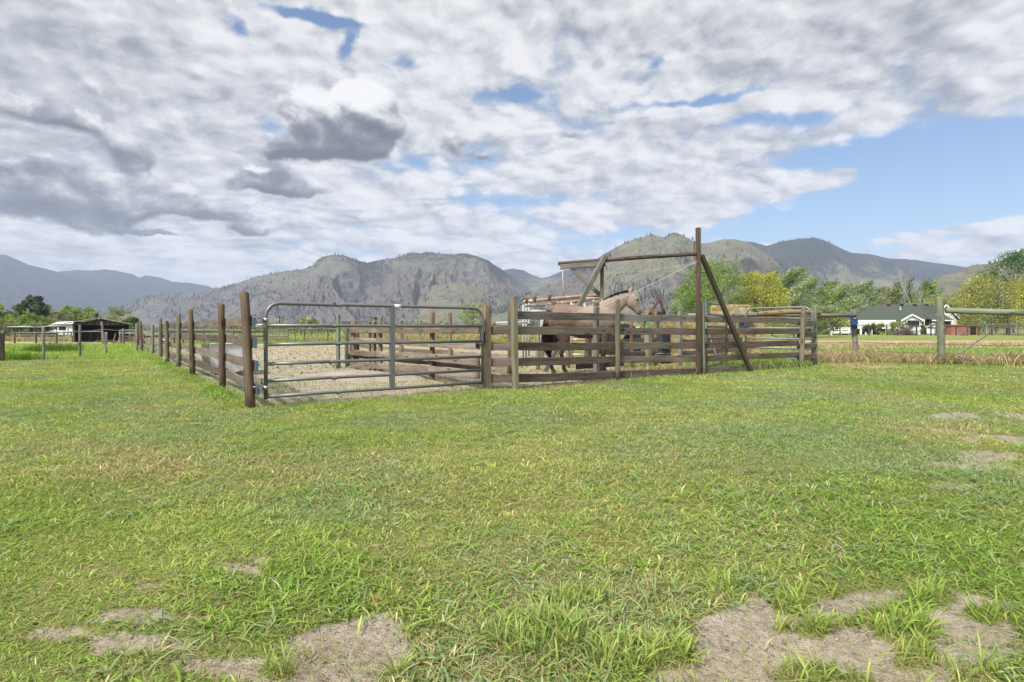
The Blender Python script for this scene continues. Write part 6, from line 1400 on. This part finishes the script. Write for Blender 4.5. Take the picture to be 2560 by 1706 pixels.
# broad-leaved weeds among the grass
X, Y = region(1.2, 7, 75); soil, edge, lush = lawn_mask(X, Y); keep = (soil < .4) & (fbm(X * 1.1 + 77, Y * 1.1, 3) > .48); X, Y = X[keep], Y[keep]; n0 = len(X); k = 7
n = n0 * k; XX, YY = np.repeat(X, k) + rng.normal(0, .045, n), np.repeat(Y, k) + rng.normal(0, .045, n); c = PAL[rng.choice([3, 4, 0, 1], n0)].repeat(k, 0) * rng.uniform(.8, 1.2, (n, 1))
blades('lawn_weeds', 'flat broad-bladed weeds in the near lawn', XX, YY, np.full(n, .004), rng.uniform(.035, .075, n), rng.uniform(.006, .010, n), rng.uniform(.9, 1.9, n), c, 4, az_=rng.uniform(0, 6.283, n))
# small orange leaves and yellow dots
X, Y = [], []
for px, py, sx, sy, m in ((1490, 1362, 30, 10, 26), (2140, 1370, 70, 14, 30), (1900, 1300, 220, 60, 20), (940, 1524, 24, 6, 8), (1800, 1230, 300, 60, 22), (420, 1220, 300, 90, 20), (1330, 1560, 100, 60, 16)):
    for _ in range(m): p = gp(px + random.gauss(0, sx), max(py + random.gauss(0, sy), 1000)); X.append(p.x); Y.append(p.y)
X, Y = np.array(X), np.array(Y); n = len(X)
blades('clover_leaves', 'scattered small orange clover leaves and yellow blooms in the lawn', X, Y, rng.uniform(.02, .045, n), rng.uniform(.008, .015, n), rng.uniform(.006, .010, n), rng.uniform(.6, 1.6, n), np.array([(.48, .28, .05), (.55, .42, .07), (.40, .22, .06)])[rng.integers(0, 3, n)], 2)
# long grass along the fence feet and in the hay pen
def strip(name, label, pts, n, h, w, cols, spread, seg=3, lean=(.2, .9), kind='blade'):
    P = [Vector((*p, 0)) for p in pts]; Ls = [(b - a).length for a, b in zip(P[:-1], P[1:])]; X, Y = [], []
    for _ in range(n):
        i = random.choices(range(len(Ls)), Ls)[0]; q = P[i].lerp(P[i + 1], random.random()); X.append(q.x + random.gauss(0, spread)); Y.append(q.y + random.gauss(0, spread))
    X, Y = np.array(X), np.array(Y); cols = np.array(cols); c = cols[rng.integers(0, len(cols), n)] * rng.uniform(.7, 1.3, (n, 1))
    k = .5 + fbm(X * 1.6, Y * 1.6, 3)
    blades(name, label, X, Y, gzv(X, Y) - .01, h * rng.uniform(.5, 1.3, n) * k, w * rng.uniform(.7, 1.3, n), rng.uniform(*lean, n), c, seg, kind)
strip('fence_grass', 'longer grass growing along the feet of the lawn fence', [(-3.5, 7.3), (-5.2, 9.8), (-7.3, 12.6), (-10.6, 17), (-15, 23)], 4200, .075, .010, PAL[[0, 1, 5]], .14)
strip('fence_grass', 'longer grass at the lawn edge under the gate', [(-3.2, 7.2), (-1.6, 8.3), (-.4, 9.3), (.3, 9.6)], 2200, .055, .008, PAL[[1, 2, 0]], .13)
strip('fence_grass', 'longer grass along the feet of the front boards', [(2.2, 11.35), (4.3, 12.55), (7.9, 14.85), (9, 15.9)], 2600, .06, .010, PAL[[3, 0, 4, 1]], .18)
DRY = [(.36, .29, .15), (.45, .37, .2), (.28, .22, .12), (.40, .30, .2)]
strip('dry_grass', 'dead tan weeds behind the front boards', [(2.2, 12.3), (4.3, 13.7), (6.2, 15.0)], 2400, .20, .012, DRY, .25, kind='dry_stem')
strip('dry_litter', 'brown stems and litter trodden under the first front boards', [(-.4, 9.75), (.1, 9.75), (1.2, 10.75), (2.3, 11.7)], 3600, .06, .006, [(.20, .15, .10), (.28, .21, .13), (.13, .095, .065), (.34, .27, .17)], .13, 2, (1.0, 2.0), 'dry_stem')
strip('pen_grass', 'tall green grass in the hay pen behind the boards', [(5.0, 14.2), (6.6, 15.1), (7.7, 16.1), (7.8, 17.6), (6, 17.0)], 6000, .24, .014, PAL[[0, 1, 5]], .42)
strip('dry_grass', 'dead tan weeds along the pole fence at the right', [(9, 17.4), (11.5, 18.6), (12.6, 17.0), (14, 16.9), (17, 16.6), (20, 16.6)], 9000, .42, .016, DRY + [(.32, .27, .14)], .55, 3, (.3, 1.2), 'dry_stem')
strip('field_grass', 'green weeds between the pole fence and the dry field', [(9.5, 20), (14, 20), (20, 20), (24, 21)], 9000, .30, .022, PAL[[0, 1, 3]], 1.6)
strip('field_grass', 'green tall grass behind the pole fence', [(8, 25), (18, 24), (28, 25)], 6000, .20, .03, PAL[[0, 1, 3]], 2.2, 2)
strip('dry_grass', 'tan dry grass of the field edge beyond the weeds', [(14, 34), (24, 35), (40, 36)], 7000, .2, .04, DRY, 2.0, 2, kind='dry_stem')
strip('dry_grass', 'pale dry grass in the far farmyard', [(-82, 80), (-66, 80), (-50, 82)], 3500, .7, .06, DRY, 2.2, 2, kind='dry_stem')
strip('dry_grass', 'tall yellow grass between the pen and the orchard', [(-34, 54), (-14, 56), (0, 58), (8, 56), (18, 60)], 12000, .6, .045, DRY + [(.22, .2, .06), (.2, .2, .06)], 3.5, 2, kind='dry_stem')
strip('field_grass', 'green verge of the dirt pen', [(-30, 47.5), (-16, 46), (-4, 45), (3, 44)], 9000, .26, .04, PAL[[0, 1, 5]], 1.4, 2)
strip('pasture_grass', 'rank grass in the left pasture', [(-20, 24), (-22, 30), (-30, 40), (-24, 26), (-40, 50), (-30, 33)], 16000, .12, .028, PAL[[0, 1, 1, 2]], 3.2, 2)
strip('pasture_weeds', 'dark weed clump in the left pasture', [(-21.2, 25.2), (-20.2, 25.4)], 1300, .42, .02, PAL[[5, 0, 5]] * .7, .45, 3)
strip('pasture_weeds', 'dark grass clump at the foot of the first wire post', [(-17.6, 19.4), (-16.2, 19.0)], 900, .3, .014, PAL[[5, 0]] * .8, .3, 3)
# litter on the dirt: clods and straw
n = 5200; U_ = rng.uniform(.3, 9, n); Vv = rng.uniform(.2, 30, n) ** 1.0; X = -3.44 + U_ * UX - Vv * UY; Y = 7.39 + U_ * UY + Vv * UX; r_ = rng.uniform(.012, .045, n) * (rng.random(n) ** 1.5 + .35)
vs = np.array([(1, 0, 0), (-.5, .87, 0), (-.5, -.87, 0), (.1, .1, .8)]); A = rng.uniform(0, 6.28, n); ca, sa = np.cos(A), np.sin(A); q = vs[None] * r_[:, None, None] * rng.uniform(.6, 1.5, (n, 4, 1))
P = np.stack([X[:, None] + q[..., 0] * ca[:, None] - q[..., 1] * sa[:, None], Y[:, None] + q[..., 0] * sa[:, None] + q[..., 1] * ca[:, None], q[..., 2] - .006], -1).reshape(-1, 3); b = np.arange(n)[:, None] * 4
Tt = np.concatenate([b + np.array([[0, 1, 3]]), b + np.array([[1, 2, 3]]), b + np.array([[2, 0, 3]])]); c = np.array([(.17, .125, .09), (.10, .075, .055), (.30, .24, .18), (.24, .19, .15)])[rng.integers(0, 4, n)].repeat(4, 0)
o = np_mesh('dirt_clods', P, [Tt], MATS['needle'], color=c); tag(o, 'dry dung and earth clods over the pen dirt', 'clods', kind='stuff')
X, Y = [], []
for px, py, rx, ry, kx in BARE:
    for _ in range(int(rx * .9)): p = gp(px + random.gauss(0, rx * .6), py + random.gauss(0, ry * .6)); X.append(p.x); Y.append(p.y)
X, Y = np.array(X), np.array(Y); ok = Y > 1.2; X, Y = X[ok], Y[ok]; n = len(X)
blades('straw_litter', 'bits of dead grass lying on the bare patches', X, Y, np.full(n, .003), rng.uniform(.02, .06, n), rng.uniform(.0015, .003, n), np.full(n, 1.9), STRAW[rng.integers(0, 3, n)] * rng.uniform(.5, 1.1, (n, 1)), 2)
